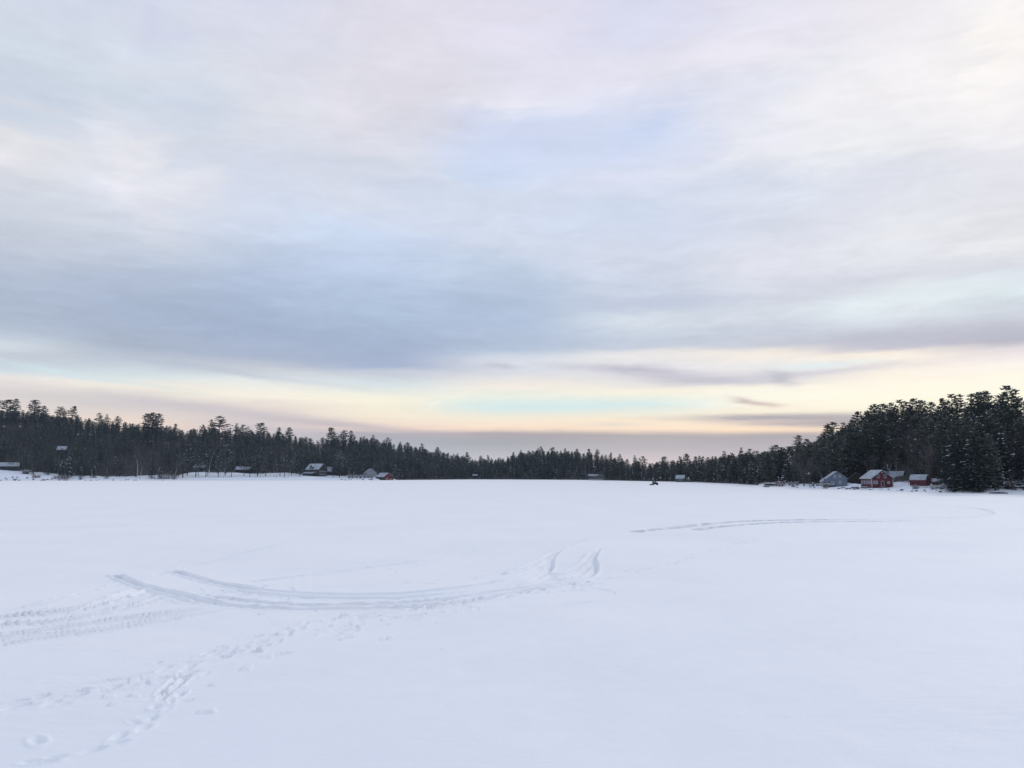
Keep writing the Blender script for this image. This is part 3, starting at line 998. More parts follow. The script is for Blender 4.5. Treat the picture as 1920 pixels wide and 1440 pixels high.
NAME = dict(pine='pine_tree', emergent='pine_tree', spruce='spruce_tree', hemlock='hemlock_tree', bare='bare_tree', birch='birch_tree', shorepine='pine_tree')
CAT = dict(pine='pine', emergent='pine', spruce='spruce', hemlock='hemlock', bare='bare tree', birch='birch', shorepine='pine')

for k_, lst in PROTO.items():
    for i_, p in enumerate(lst):
        p['me'] = {}
        p['me']['trunk'] = quad_mesh('trunk', *p['trunk'], [TRUNKMAT[k_]])
        (Vc, Fc), (Vs_, Fs_) = p['crown'], p['snow']
        p['me']['crown'] = quad_mesh('crown', np.vstack([Vc, Vs_]), np.vstack([Fc, Fs_ + len(Vc)]), [CROWNMAT[k_], 'branch_snow'],
                                     np.r_[np.zeros(len(Fc), np.int32), np.ones(len(Fs_), np.int32)])
        V_ = p['crown'][0]
        p['top'] = float(V_[:, 2].max())
        p['axis'] = V_[V_[:, 2] > p['top'] * .93][:, :2].mean(0)


def plant(kind, i, X, Y, z, s, rz, label, group=None, name=None, cat=None, sxy=1.0):
    """one tree: an Empty at its base with its trunk, crown and the snow on its boughs"""
    p = PROTO[kind][i % len(PROTO[kind])]
    e = empty(name or NAME[kind], (X, Y, z), rz)
    e.scale = (s * sxy, s * sxy, s)
    tag(e, label, cat or CAT[kind], group)
    for part in ('trunk', 'crown'):
        obj(part, p['me'][part], e)
    return e


# ------------------------------------------------------------------ where things must stay in view: (px0, px1, y0, y1, distance)
KEEP = [
    (-10, 36, 866, 899, 616), (102, 126, 834, 849, 700), (566, 614, 867, 899, 650), (613, 624, 871, 887, 665), (678, 707, 876, 896, 655), (699, 742, 885, 902, 634),
    (1102, 1131, 891, 902, 660), (1266, 1286, 890, 905, 520), (1432, 1472, 900, 912, 352), (1528, 1586, 882, 913, 296), (1584, 1700, 879, 918, 300), (1700, 1785, 890, 918, 262),
    (1888, 1930, 899, 920, 232), (886, 897, 886, 892, 722), (356, 400, 874, 886, 672), (440, 474, 874, 886, 672), (262, 276, 894, 901, 606), (505, 517, 896, 901, 617),
]
ZONES = [
    (-400, 60, 'near the low snow-roofed building at the left edge'), (60, 170, 'around the white roof high on the left hill'), (170, 345, 'behind the leaning white birch'),
    (345, 560, 'behind the open snowy bank with bare trunks'), (560, 745, 'around the grey house with a dormer'), (745, 900, 'on the point right of the red boathouse'),
    (900, 1060, 'at the far end of the lake'), (1060, 1240, 'behind the dark vehicle on the ice'), (1240, 1400, 'around the small white-roofed boathouse'),
    (1400, 1530, 'behind the low dock shelter'), (1530, 1600, 'behind the grey gabled house'), (1600, 1700, 'above the red house'), (1700, 1790, 'above the red sheds'),
    (1790, 2300, 'above the big dark shore hemlocks')]
SHORT = ['far left building', 'hilltop roof', 'leaning birch', 'snowy bank', 'dormer house', 'boathouse point', 'lake end', 'parked vehicle', 'small boathouse', 'dock shelter', 'grey house', 'red house', 'red sheds', 'shore hemlocks']


def zone(px):
    for k, (a, b, t) in enumerate(ZONES):
        if a <= px < b: return k, t
    return len(ZONES) - 1, ZONES[-1][2]


def blocked(px, w, y0, y1, Y):
    for a, b, c, d, YY in KEEP:
        if Y < YY + 4 and px + w > a and px - w < b and y1 > c and y0 < d:
            return True
    return False


# ------------------------------------------------------------------ single pines that stand out on the skyline
EMERG = [
    (5, 748, 1.05), (21, 747, .95), (56, 749, 1.1), (73, 760, .8), (107, 762, .9), (131, 761, 1.15), (181, 774, .8), (194, 776, .7), (215, 780, .7),
    (274, 774, .95), (283, 773, .9), (293, 775, .95), (325, 794, .7), (377, 796, .7), (391, 786, .7), (409, 780, 1.25), (440, 793, .9), (453, 796, .8), (487, 792, .95),
    (521, 801, .8), (540, 801, .85), (619, 801, 1.0), (644, 806, .85), (656, 807, .85), (681, 818, .7), (698, 815, .8), (726, 820, .7), (763, 829, .6),
    (790, 831, .6), (820, 838, .6), (875, 847, .6), (901, 854, .5), (914, 853, .5), (963, 847, .6), (977, 843, .6), (1014, 837, .6), (1037, 838, .6), (1060, 840, .6), (1082, 841, .65),
    (1104, 841, .65), (1120, 842, .7), (1147, 848, .65), (1162, 851, .65), (1190, 853, .6), (1206, 855, .65), (1246, 855, .7), (1275, 855, .75), (1288, 850, .95), (1305, 855, .65), (1312, 854, .65), (1320, 855, .6),
    (1358, 845, .7), (1392, 838, .7), (1407, 841, .6), (1456, 833, .8), (1499, 815, .9), (1515, 822, .7), (1552, 796, 1.0), (1566, 789, 1.0), (1586, 791, .85),
    (1615, 770, 1.0), (1646, 756, .95), (1658, 756, .9), (1680, 752, .85), (1695, 748, .85), (1709, 751, .8), (1721, 745, .95), (1733, 748, .85), (1749, 753, .6), (1775, 745, .8), (1793, 737, .85),
    (1812, 736, .9), (1833, 735, .85), (1845, 733, .8), (1858, 731, .9), (1888, 734, .8), (1898, 720, .95), (1918, 727, .9), (1765, 760, .6), (1633, 768, .7), (1600, 785, .8)]
RNG = random.Random(21)
em_objs = []
for k, (px, ytop, wid) in enumerate(EMERG):
    dr, th = ridge(px)
    d = dr * RNG.uniform(.72, .95)
    Y = float(shoreY(px)) + d
    X = xw(px, Y)
    z = ground_z(X, Y)
    pr = PROTO['emergent'][k % 9]
    if px > 1540: k = (1, 2, 3, 5, 6, 7)[k % 6]
    Hn = zw(ytop, Y) - z
    s = Hn / pr['top']
    small = 760 < px < 1480
    kind = 'emergent'
    zi, zt = zone(px)
    side = ''
    em_objs.append((px, ytop, wid, X, Y, z, s, k, zi))
# labels that count along each zone
byz = {}
for e in em_objs: byz.setdefault(e[8], []).append(e)
ORD = ['first', 'second', 'third', 'fourth', 'fifth', 'sixth', 'seventh', 'eighth', 'ninth', 'tenth', 'eleventh', 'twelfth', 'thirteenth', 'fourteenth', 'fifteenth']
SPECIAL = {283: 'middle pine of the three-pine clump standing above the left treeline', 274: 'left pine of the three-pine clump standing above the left treeline',
           293: 'right pine of the three-pine clump standing above the left treeline', 409: 'broad dark pine rising highest above the middle of the left treeline',
           1898: 'tallest pine on the right hill, its top highest of all against the sky', 1552: 'thin one-sided pine reaching left over the lower right treeline',
           1566: 'rounded open pine just right of the thin one-sided pine', 619: 'narrow tiered pine standing alone above the treeline over the dormer house',
           1288: 'lone tiered pine above the treeline over the small white-roofed boathouse', 1499: 'pointed pine standing above the slope left of the grey gabled house',
           1615: 'wide dark pine at the left shoulder of the right hilltop', 131: 'tall tiered pine at the right end of the far left hilltop group',
           487: 'round-headed open pine standing above the left treeline over the snowy bank', 1749: 'small spiky pine in the notch of the right hilltop'}
EM_SET = []
for zi, lst in byz.items():
    lst.sort(key=lambda e: e[0])
    for n_, (px, ytop, wid, X, Y, z, s, k, _) in enumerate(lst):
        lab = SPECIAL.get(px) or '%s skyline pine from the left %s' % (ORD[n_], ZONES[zi][2])
        pr = PROTO['emergent'][k % 9]
        rz = RNG.uniform(0, 6.28)
        ax = pr['axis'] * s
        ox = ax[0] * math.cos(rz) - ax[1] * math.sin(rz)
        plant('emergent', k, X - ox, Y, z - .2, s, rz, lab, 'pines standing above the treeline', sxy=max(.8, min(1.35, wid * 1.12)))
        EM_SET.append((px, Y))

# ------------------------------------------------------------------ hillside trees
cands = []
RNG = random.Random(4)


def hill_mix(px, d, dr):
    """what grows where: kind by a smooth patch noise"""
    n = float(fbm(np.array(px * .012 + 5), np.array(d * .02 + 3), 3))
    r = RNG.random()
    if px < 745:
        bare = .46 + n * .9 - .28 * (d / dr > .75)
        sp = .12
    elif px < 1400:
        bare = .10 + n * .3; sp = .34
    elif px < 1600:
        bare = .22 + n * .6; sp = .30
    else:
        bare = .24 + n * .7; sp = .14
    if r < bare: return 'bare'
    if r < bare + sp: return 'spruce'
    return 'pine'


px = -380.0
while px < 2330:
    dr, th = ridge(px)
    zb, db = bank(px)
    Ysh = float(shoreY(px))
    inside = -60 < px < 1980
    d = (db + 3) if not (745 < px < 1420 or px > 1785) else 2.5
    step = 8.5 if px < 760 else (8.0 if px < 1420 else 6.0)
    if not inside: step *= 1.8
    while d < dr + 34:
        jx = px + RNG.uniform(-1, 1) * 3.0 / Ysh * FPX
        dd = d + RNG.uniform(-.5, .5) * step
        if dd < 2: dd = 2.0
        Y = float(shoreY(jx)) + dd
        kind = hill_mix(jx, dd, dr)
        Hh = {'pine': RNG.uniform(.75, 1.1) * th, 'spruce': RNG.uniform(.5, .85) * th, 'bare': RNG.uniform(.6, .85) * th}[kind]
        if dd < 12 and 745 < jx < 1420: Hh *= RNG.uniform(.5, 1.0)
        X = xw(jx, Y); z = ground_z(X, Y)
        ytop = HORY - (z + Hh - CAMH) / Y * FPX
        lim = float(sky_y(jx)) + RNG.uniform(-2.5, 6) + (2 if kind == 'bare' else 0)
        if ytop < lim:
            Hh = zw(lim, Y) - z
        if Hh > 5.0:
            pp = PROTO[kind]; i = RNG.randrange(len(pp))
            wpx = pp[i]['R'] * Hh / pp[i]['H'] / Y * FPX * .8
            ytop = HORY - (z + Hh - CAMH) / Y * FPX
            ybase = HORY - (z - CAMH) / Y * FPX
            if blocked(jx, wpx, ytop, ybase, Y):
                low = max(q[3] for q in KEEP if Y < q[4] + 4 and jx + wpx > q[0] and jx - wpx < q[1] and ybase > q[2] and ytop < q[3])
                Hh = zw(low + 1.5, Y) - z
                ytop = low + 1.5
                if Hh > 4.0 and low < 880: cands.append([jx, Y, X, z, Hh, kind, i, wpx, ytop, ybase, dd, dr])
            else:
                cands.append([jx, Y, X, z, Hh, kind, i, wpx, ytop, ybase, dd, dr])
        d += step * RNG.uniform(.8, 1.2)
    px += (3.3 if inside else 6.0) / Ysh * FPX * RNG.uniform(.8, 1.2) * (1.35 if px < 760 else 1.15)

# which of them show: a front to back sweep over the picture's columns
cands.sort(key=lambda c: c[1])
cover = np.full(2400, 940.0)
for c in cands:
    a, b = int(max(0, c[0] - c[7] * .7 + 200)), int(min(2399, c[0] + c[7] * .7 + 201))
    if b <= a: c.append(0.0); continue
    seg = cover[a:b]
    vis = float(np.clip(seg - c[8], 0, None).sum()) if -10 < c[0] < 1930 else 0.0
    c.append(vis)
    cover[a:b] = np.minimum(seg, c[8] + 1.0)
QUOTA = {'pine': 215, 'spruce': 170, 'bare': 190}
ranked = sorted(cands, key=lambda c: -c[12])
single, mass = [], []
used = {k: 0 for k in QUOTA}
for c in ranked:
    if c[12] > 14 and used[c[5]] < QUOTA[c[5]]:
        used[c[5]] += 1; single.append(c)
    else:
        mass.append(c)
KPH = {'pine': 'dark green pine', 'spruce': 'pointed dark spruce', 'bare': 'leafless grey-brown tree'}
for c in single:
    jx, Y, X, z, Hh, kind, i, wpx, ytop, ybase, dd, dr, vis = c
    zi, zt = zone(jx)
    t = dd / dr
    tier = ('low on the shore', 'partway up the slope', 'at the treeline')[0 if t < .25 else (1 if t < .68 else 2)]
    p = PROTO[kind][i]
    plant(kind, i, X, Y, z - .15, Hh / p['top'], RNG.uniform(0, 6.28), '%s %s %s' % (KPH[kind], tier, zt),
          '%s trees %s by the %s' % (kind, tier, SHORT[zi]), sxy=RNG.uniform(.9, 1.2))
# the closed wood behind and between them, one mass for each hill
MIX = ['bark', 'needles', 'twigs', 'branch_snow', 'needles_dark']
for lo, hi, nm, lab in ((-999, 900, 'forest', 'dense dark mixed forest filling the long left hillside'), (900, 1420, 'forest', 'dense dark conifer forest round the far end of the lake'),
                        (1420, 9999, 'forest', 'dense dark pine forest filling the steep right hillside')):
    Vs, Fs, Ms = [], [], []
    k = 0
    for c in mass:
        jx, Y, X, z, Hh, kind, i, wpx, ytop, ybase, dd, dr, vis = c
        if not lo <= jx < hi: continue
        p = PROTO[kind][i]
        s = Hh / p['top']; a = RNG.uniform(0, 6.28); w = s * RNG.uniform(.95, 1.25)
        R_ = np.array([[math.cos(a) * w, -math.sin(a) * w, 0], [math.sin(a) * w, math.cos(a) * w, 0], [0, 0, s]], np.float32)
        for part in ('trunk', 'crown', 'snow'):
            V_, F_ = p[part]
            if not len(F_): continue
            if part == 'crown' and vis < 6:      # hidden behind nearer trees: keep every other spray
                F_ = F_[::2]
            if part == 'snow' and (vis < 2 or (jx < 745 and k % 3)): continue
            Vs.append(V_ @ R_.T + np.array([X, Y, z - .15], np.float32))
            Fs.append(F_ + k); k += len(V_)
            mi = 3 if part == 'snow' else (0 if part == 'trunk' and kind != 'bare' else (2 if kind == 'bare' else (4 if kind == 'spruce' else 1)))
            Ms.append(np.full(len(F_), mi, np.int32))
    if not Vs: continue
    o = obj(nm, quad_mesh(nm, np.vstack(Vs), np.vstack(Fs), MIX, np.concatenate(Ms)))
    tag(o, lab, 'forest', kind='stuff')
print('TREES', len(cands), 'single', len(single), used, 'mass', len(mass))

# ------------------------------------------------------------------ trees and shrubs placed one by one
def put(kind, i, px, d, ytop=None, Hm=None, rz=0.0, label='', group=None, sxy=1.0, ybase=None, cat=None, name=None):
    Y = float(shoreY(px)) + d
    X = xw(px, Y); z = ground_z(X, Y)
    if Hm is None: Hm = zw(ytop, Y) - z
    p = PROTO[kind][i % len(PROTO[kind])]
    return plant(kind, i, X, Y, z - .12, Hm / p['top'], rz, label, group, name, cat, sxy)


# the big dark evergreens on the right shore
put('bare', 2, 111, 60, 838, label='bare tree standing in front of the white hilltop roof', group='bare shore trees', rz=.5)
put('spruce', 4, 113.5, 50, 840, label='slim dark spruce standing before the middle of the white hilltop roof', group='snow-flecked spruces on the shore', rz=.5)
put('bare', 0, 121, 55, 836, label='bare tree at the right end of the white hilltop roof', group='bare shore trees', rz=.5)
G1 = 'big dark hemlocks on the right shore'
put('hemlock', 0, 1795, 6, 796, label='big snow-flecked hemlock leading the dark shore clump beside the red sheds', group=G1, rz=.4, sxy=1.05)
put('hemlock', 1, 1826, 4, 806, label='broad snow-flecked hemlock in the middle of the dark shore clump', group=G1, rz=2.1)
put('hemlock', 2, 1853, 10, 786, label='tallest hemlock at the back right of the dark shore clump', group=G1, rz=3.3)
put('hemlock', 3, 1774, 14, 826, label='lower hemlock behind the small red shed, left of the dark shore clump', group=G1, rz=1.3)
put('hemlock', 1, 1812, 1.5, 868, label='low dark evergreen skirting the ice at the foot of the shore clump', group=G1, rz=5.0, sxy=1.35)
put('hemlock', 0, 1788, 1.5, 880, label='low dark evergreen nearest the red sheds at the clump foot', group=G1, rz=4.0, sxy=1.5)
put('hemlock', 2, 1835, 1.2, 885, label='low dark evergreen at the clump foot beside the snowy point', group=G1, rz=.9, sxy=1.5)
put('hemlock', 0, 1914, 20, 812, label='snow-laden hemlock above the low grey building at the right edge', group=G1, rz=4.6)
put('hemlock', 3, 1880, 26, 800, label='dark hemlock between the shore clump and the right edge building', group=G1, rz=.2)
put('hemlock', 2, 1950, 10, 790, label='dark hemlock cut by the right edge of the picture', group=G1, rz=2.7)
put('spruce', 1, 1869, 3.5, 901, label='small snowy spruce behind the snow-covered boat on the right shore', group='small spruces on the right shore', rz=1, sxy=1.1)
put('spruce', 3, 1783, 5, 905, label='small snowy spruce at the end of the small red shed', group='small spruces on the right shore', rz=2, sxy=1.0)
# birches and pale trunks of the left shore: px, depth, top y, pattern, turn, label
BIRCH = [
    (262, 4, 852, 0, 0.0, 'white birch leaning right over the snowy dock'), (257, 10, 828, 1, 1.0, 'tall straight pale birch just behind the leaning birch'),
    (326, 5, 859, 2, 0.0, 'forked white birch behind the snowy shore bushes'), (373, 6, 858, 1, 2.0, 'upright crooked birch at the left of the snowy bank'),
    (419, 8, 857, 0, 0.1, 'white birch leaning right in the middle of the snowy bank'), (413, 16, 864, 3, 1.5, 'thin grey birch beside the leaning birch of the snowy bank'),
    (489, 6, 868, 3, .6, 'thin pale birch left of the row of upright birches'), (506, 8, 865, 1, .9, 'left birch of the three near the small snowy boat'),
    (513, 12, 866, 3, 3.0, 'middle birch of the three near the small snowy boat'), (518, 4, 862, 4, 0.0, 'white birch leaning strongly right beside the small snowy boat'),
    (542, 14, 866, 1, 4.4, 'thin pale trunk on the bank left of the dormer house'), (656, 9, 863, 4, 3.0, 'birch leaning out between the dormer house and white cottage'),
    (661, 11, 864, 2, .3, 'pale forked birch left of the white cottage'), (697, 9, 862, 3, 1.0, 'pale birch in front of the white cottage'), (705, 12, 868, 0, .2, 'birch leaning right beside the red boathouse roof'),
    (717, 16, 862, 1, .2, 'thin pale birch rising behind the red boathouse'), (448, 30, 880, 4, .2, 'small leaning birch low on the snowy bank'), (479, 12, 874, 0, 0, 'short birch leaning right at the right of the snowy bank'),
    (26, 60, 818, 0, .3, 'pale birch trunk leaning right above the far left building'), (173, 8, 862, 2, 2.4, 'forked pale trunk on the shore right of the far left bank'),
    (1000, 4, 868, 1, 1.2, 'pale birch trunk at the far end of the lake'), (952, 4, 876, 3, 1.2, 'short pale trunk at the far end of the lake'), (832, 4, 880, 4, .2, 'small pale birch on the point right of the boathouse'),
    (1540, 14, 862, 1, .4, 'pale birch trunk rising left of the grey gabled house'), (1601, 40, 846, 1, 2.2, 'white birch high behind the brown gabled house'),
    (1682, 45, 840, 4, 3.1, 'bent white birch on the slope above the red house'), (1664, 40, 838, 2, 1.1, 'forked pale birch above the ridge of the red house'), (1735, 40, 842, 3, 0, 'long pale trunk leaning left above the red gambrel shed'),
    (1776, 60, 845, 1, 2.0, 'pale trunk on the slope above the small red shed'), (392, 40, 812, 3, 1, 'pale trunk standing tall partway up above the snowy bank'),
    (110, 14, 866, 4, 3.4, 'pale birch bending left below the white hilltop roof'),
]
for px_, d_, yt, i_, rz_, lab in BIRCH:
    put('birch', i_, px_, d_, yt, rz=rz_, label=lab, group='pale birches')
# bare trees by the water
put('bare', 3, 1507, 5, 846, label='large many-stemmed bare tree on the open shore left of the grey house', group='bare shore trees', rz=.5, sxy=1.1)
put('bare', 5, 1517, 6, 858, label='lower bare tree beside the large many-stemmed one', group='bare shore trees', rz=2.5, sxy=1.1)
put('bare', 1, 1635, 34, 838, label='tall bare tree directly behind the red house roof', group='bare shore trees', rz=.5)
put('bare', 2, 1718, 36, 850, label='grey bare tree behind the red gambrel shed', group='bare shore trees', rz=1.5)
put('bare', 0, 1896, 9, 880, label='greyish bare tree by the low grey building at the right edge', group='bare shore trees', rz=.5, sxy=1.3)
put('bare', 4, 1452, 8, 874, label='bare tree behind the low dock shelter', group='bare shore trees', rz=.5)
# pines with clean lower trunks on the open bank
SP = [(346, 5), (356, 12), (364, 7), (383, 8), (391, 20), (398, 10), (411, 10), (424, 22), (437, 9), (449, 11), (460, 26), (468, 12), (481, 15), (492, 24), (499, 14), (527, 20), (533, 12), (552, 8), (561, 16),
      (627, 14), (636, 11), (644, 16), (653, 20), (675, 10), (545, 26), (430, 34), (372, 30), (405, 34), (480, 36), (510, 34), (350, 26), (340, 14), (668, 24), (690, 26), (712, 22)]
for k, (px_, d_) in enumerate(SP):
    if k % 4 == 1: continue
    px_ += RNG.uniform(-3.5, 3.5); d_ *= RNG.uniform(.7, 1.3)
    Y = float(shoreY(px_)) + d_
    yt = 848 + RNG.uniform(-16, 14) + (8 if px_ > 600 else 0)
    kk = 'right of the dormer house' if px_ > 600 else ('beside the small snowy boat' if px_ > 495 else ('on the right half of the snowy bank' if px_ > 420 else 'on the left half of the snowy bank'))
    if blocked(px_, 6, yt, 890, Y) and px_ > 560: 
        yt = 862
    put('shorepine', k, px_, d_, yt, rz=RNG.uniform(0, 6), label='dark pine with a clean lower trunk %s' % kk, group='clean-trunked pines %s' % kk)
# snow-dusted shore conifers left
for k, (px_, d_, yt, i_, lab) in enumerate([
    (62, 15, 873, 3, 'round dark bush-like spruce on the far left bank'), (128, 4, 852, 1, 'snow-flecked spruce at the right end of the far left bank'), (117, 12, 856, 3, 'snow-flecked spruce below the white hilltop roof'),
    (152, 6, 872, 1, 'small snowy spruce on the shore beyond the far left bank'), (176, 10, 868, 3, 'snowy spruce left of the snowy dock'), (200, 4, 878, 1, 'low snowy spruce midway between far left bank and snowy dock'),
    (285, 6, 852, 4, 'dark spruce just right of the leaning birch and dock'), (300, 4, 870, 3, 'low dark spruce left of the forked birch'), (90, 16, 862, 4, 'dark spruce on the snowy far left bank'),
    (742, 3, 868, 1, 'snow-flecked spruce just right of the red boathouse'), (750, 6, 874, 3, 'lower snowy spruce right of the red boathouse'), (1043, 3, 878, 1, 'small snow-flecked spruce at the far end of the lake'),
    (1355, 5, 866, 1, 'snow-laden spruce right of the small boathouse'), (1342, 4, 872, 3, 'lower snow-laden spruce right of the small boathouse'), (1372, 6, 860, 1, 'tall snow-laden spruce midway between boathouse and dock shelter'),
    (1408, 6, 862, 1, 'tall snow-laden spruce left of the dock shelter'), (1424, 7, 866, 3, 'snow-laden spruce just left of the dock shelter'), (1396, 5, 870, 3, 'snow-laden spruce standing lowest left of the dock shelter'),
    (1470, 16, 876, 1, 'snow-laden spruce behind the dock shelter'), (1250, 4, 876, 3, 'snowy spruce left of the small boathouse'), (1236, 5, 872, 1, 'snowy spruce behind the vehicle on the ice'), (1296, 5, 882, 1, 'low snowy spruce right beside the small boathouse'),
    (1480, 20, 838, 3, 'snow-flecked dark spruce left of the large bare tree'), (1662, 30, 862, 3, 'snow-flecked spruce behind the red house ridge'),
    ]):
    put('spruce', i_, px_, d_, yt, rz=k * 1.3, label=lab, group='snow-flecked spruces on the shore', sxy=1.15)

# shrubs
BUSH = []
for s_ in range(5):
    b_ = make_bush(200 + s_, 2.2, n=46, snow=.5 if s_ < 4 else .9)
    (Vc, Fc), (Vs_, Fs_) = b_['crown'], b_['snow']
    BUSH.append([quad_mesh('shrub', np.vstack([Vc, Vs_]), np.vstack([Fc, Fs_ + len(Vc)]), [m_, 'branch_snow'],
                           np.r_[np.zeros(len(Fc), np.int32), np.ones(len(Fs_), np.int32)]) for m_ in ('twigs', 'red_twigs')])


def bush(px_, d_, s, lab, grp, red=False, i=0):
    Y = float(shoreY(px_)) + d_; X = xw(px_, Y); z = ground_z(X, Y)
    e = obj('shrub', BUSH[i % 5][1 if red else 0], None, (X, Y, z), px_ * .7)
    e.scale = (s * 1.3, s * 1.3, s)
    tag(e, lab, 'shrub', grp)


for k, px_ in enumerate((44, 48, 53)): bush(px_, 16, 1.8, 'pale twiggy shrub right of the low building at the left edge', 'pale shrubs at the left edge', i=k)
for k, px_ in enumerate((63, 68, 73)): bush(px_, 2, 1.3, 'reddish twiggy shrub among the rocks of the far left bank', 'reddish shrubs on the far left bank', True, i=k)
for k, px_ in enumerate((104, 110, 117, 122)): bush(px_, 2, 1.2, 'reddish shrub at the ice below the hilltop roof', 'reddish shrubs below the hilltop roof', True, i=k)
for k, px_ in enumerate((303, 309, 316, 323, 330)): bush(px_, 4, 1.9, 'snow-covered shrub around the forked birch', 'shrubs around the forked birch', i=k + 2)
for k, px_ in enumerate((655, 662, 669, 676, 683, 690, 697)): bush(px_, 5 + (k % 3) * 2, 1.6, 'frosted grey shrub on the shore below the white cottage', 'frosted shrubs below the cottage', i=k)
for k, px_ in enumerate((1457, 1462, 1467)): bush(px_, 1, 1.2, 'pinkish snow-covered shrub at the right of the dock shelter', 'pinkish shrubs by the dock shelter', True, i=k + 1)
for k, px_ in enumerate((1480, 1487, 1494, 1524)): bush(px_, 6, .9, 'grey shrub on the shore by the large many-stemmed bare tree', 'shrubs by the large bare tree', i=k)
for k, px_ in enumerate((1545, 1550, 1556)): bush(px_, 3, 1.0, 'low snow-heaped shrub in front of the grey gabled house', 'shrubs before the grey house', i=4)
for k, px_ in enumerate((1712, 1718, 1748, 1755, 1763, 1770, 1776)):
    bush(px_, 4 + k % 2 * 3, .75, ('dry shrub below the red gambrel shed' if px_ < 1730 else 'dark snowy shrub below the small red shed'), 'shrubs below the red sheds' if px_ < 1730 else 'shrubs below the small red shed', i=k)
for k, px_ in enumerate((1886, 1892, 1899)): bush(px_, 10, 1.4, 'frosted grey shrub left of the low building at the right edge', 'frosted shrubs at the right edge', i=k)
for k, px_ in enumerate((1838, 1844)): bush(px_, 6, 1.0, 'brownish shrub on the snowy point right of the dark hemlocks', 'shrubs on the snowy point', i=k + 2)


# rocks
def rock_mesh(seed, cap=False):
    r = random.Random(seed)
    V_, F_ = [], []
    n, m = 9, 5
    for j in range(m + 1):
        ph = math.pi * .5 * j / m if not cap else math.pi * .5 * (.45 + .55 * j / m)
        for i in range(n):
            th_ = 2 * math.pi * i / n
            k = 1 + .22 * math.sin(3 * th_ + seed) + r.uniform(-.12, .12) * (j < m)
            rad = math.cos(ph) * k * (1.04 if cap else 1)
            V_.append((rad * math.cos(th_) * .8, rad * math.sin(th_) * .55, math.sin(ph) * .55 + (.05 if cap else -.08)))
    for j in range(m):
        for i in range(n):
            F_.append((j * n + i, j * n + (i + 1) % n, (j + 1) * n + (i + 1) % n, (j + 1) * n + i))
    return quad_mesh('snow_cap' if cap else 'stone', V_, F_, ['branch_snow' if cap else 'rock'], smooth=cap)


ROCKS = [(rock_mesh(s_), rock_mesh(s_, True)) for s_ in range(4)]
ROCKSETS = [((0, 140), 34, 'snow-capped rock at the foot of the far left bank', 'rocks on the far left shore', (.5, 1.3)),
            ((150, 345), 18, 'snow-capped rock on the shore around the leaning birch', 'rocks around the leaning birch', (.4, .9)),
            ((640, 700), 10, 'snow-capped rock on the shore below the white cottage', 'rocks below the cottage', (.5, 1.0)),
            ((1430, 1530), 14, 'dark snow-capped rock between the dock shelter and the grey house', 'rocks left of the grey house', (.3, .8)),
            ((1540, 1640), 16, 'snow-capped rock on the ice edge before the grey and red houses', 'rocks before the houses', (.25, .6)),
            ((1640, 1790), 16, 'snow-capped rock on the ice edge before the red sheds', 'rocks before the red sheds', (.25, .6)),
            ((745, 900), 10, 'snow-capped rock on the point right of the red boathouse', 'rocks on the boathouse point', (.4, .9)),
            ((1280, 1420), 12, 'snow-capped rock between the small boathouse and the dock shelter', 'rocks right of the small boathouse', (.4, .8))]
RR = random.Random(9)
for (a, b), n, lab, grp, (s0, s1) in ROCKSETS:
    for k in range(n):
        px_ = RR.uniform(a, b); d_ = RR.uniform(-.6, 2.2)
        Y = float(shoreY(px_)) + d_; X = xw(px_, Y); z = max(ground_z(X, Y), -.02)
        e = empty('rock', (X, Y, z), RR.uniform(0, 6.28)); s = RR.uniform(s0, s1) * 1.2
        e.scale = (s * RR.uniform(.8, 1.5), s, s)
        tag(e, lab, 'rock', grp)
        st, cp = ROCKS[k % 4]
        obj('stone', st, e)
        if RR.random() < .75: obj('snow_cap', cp, e)


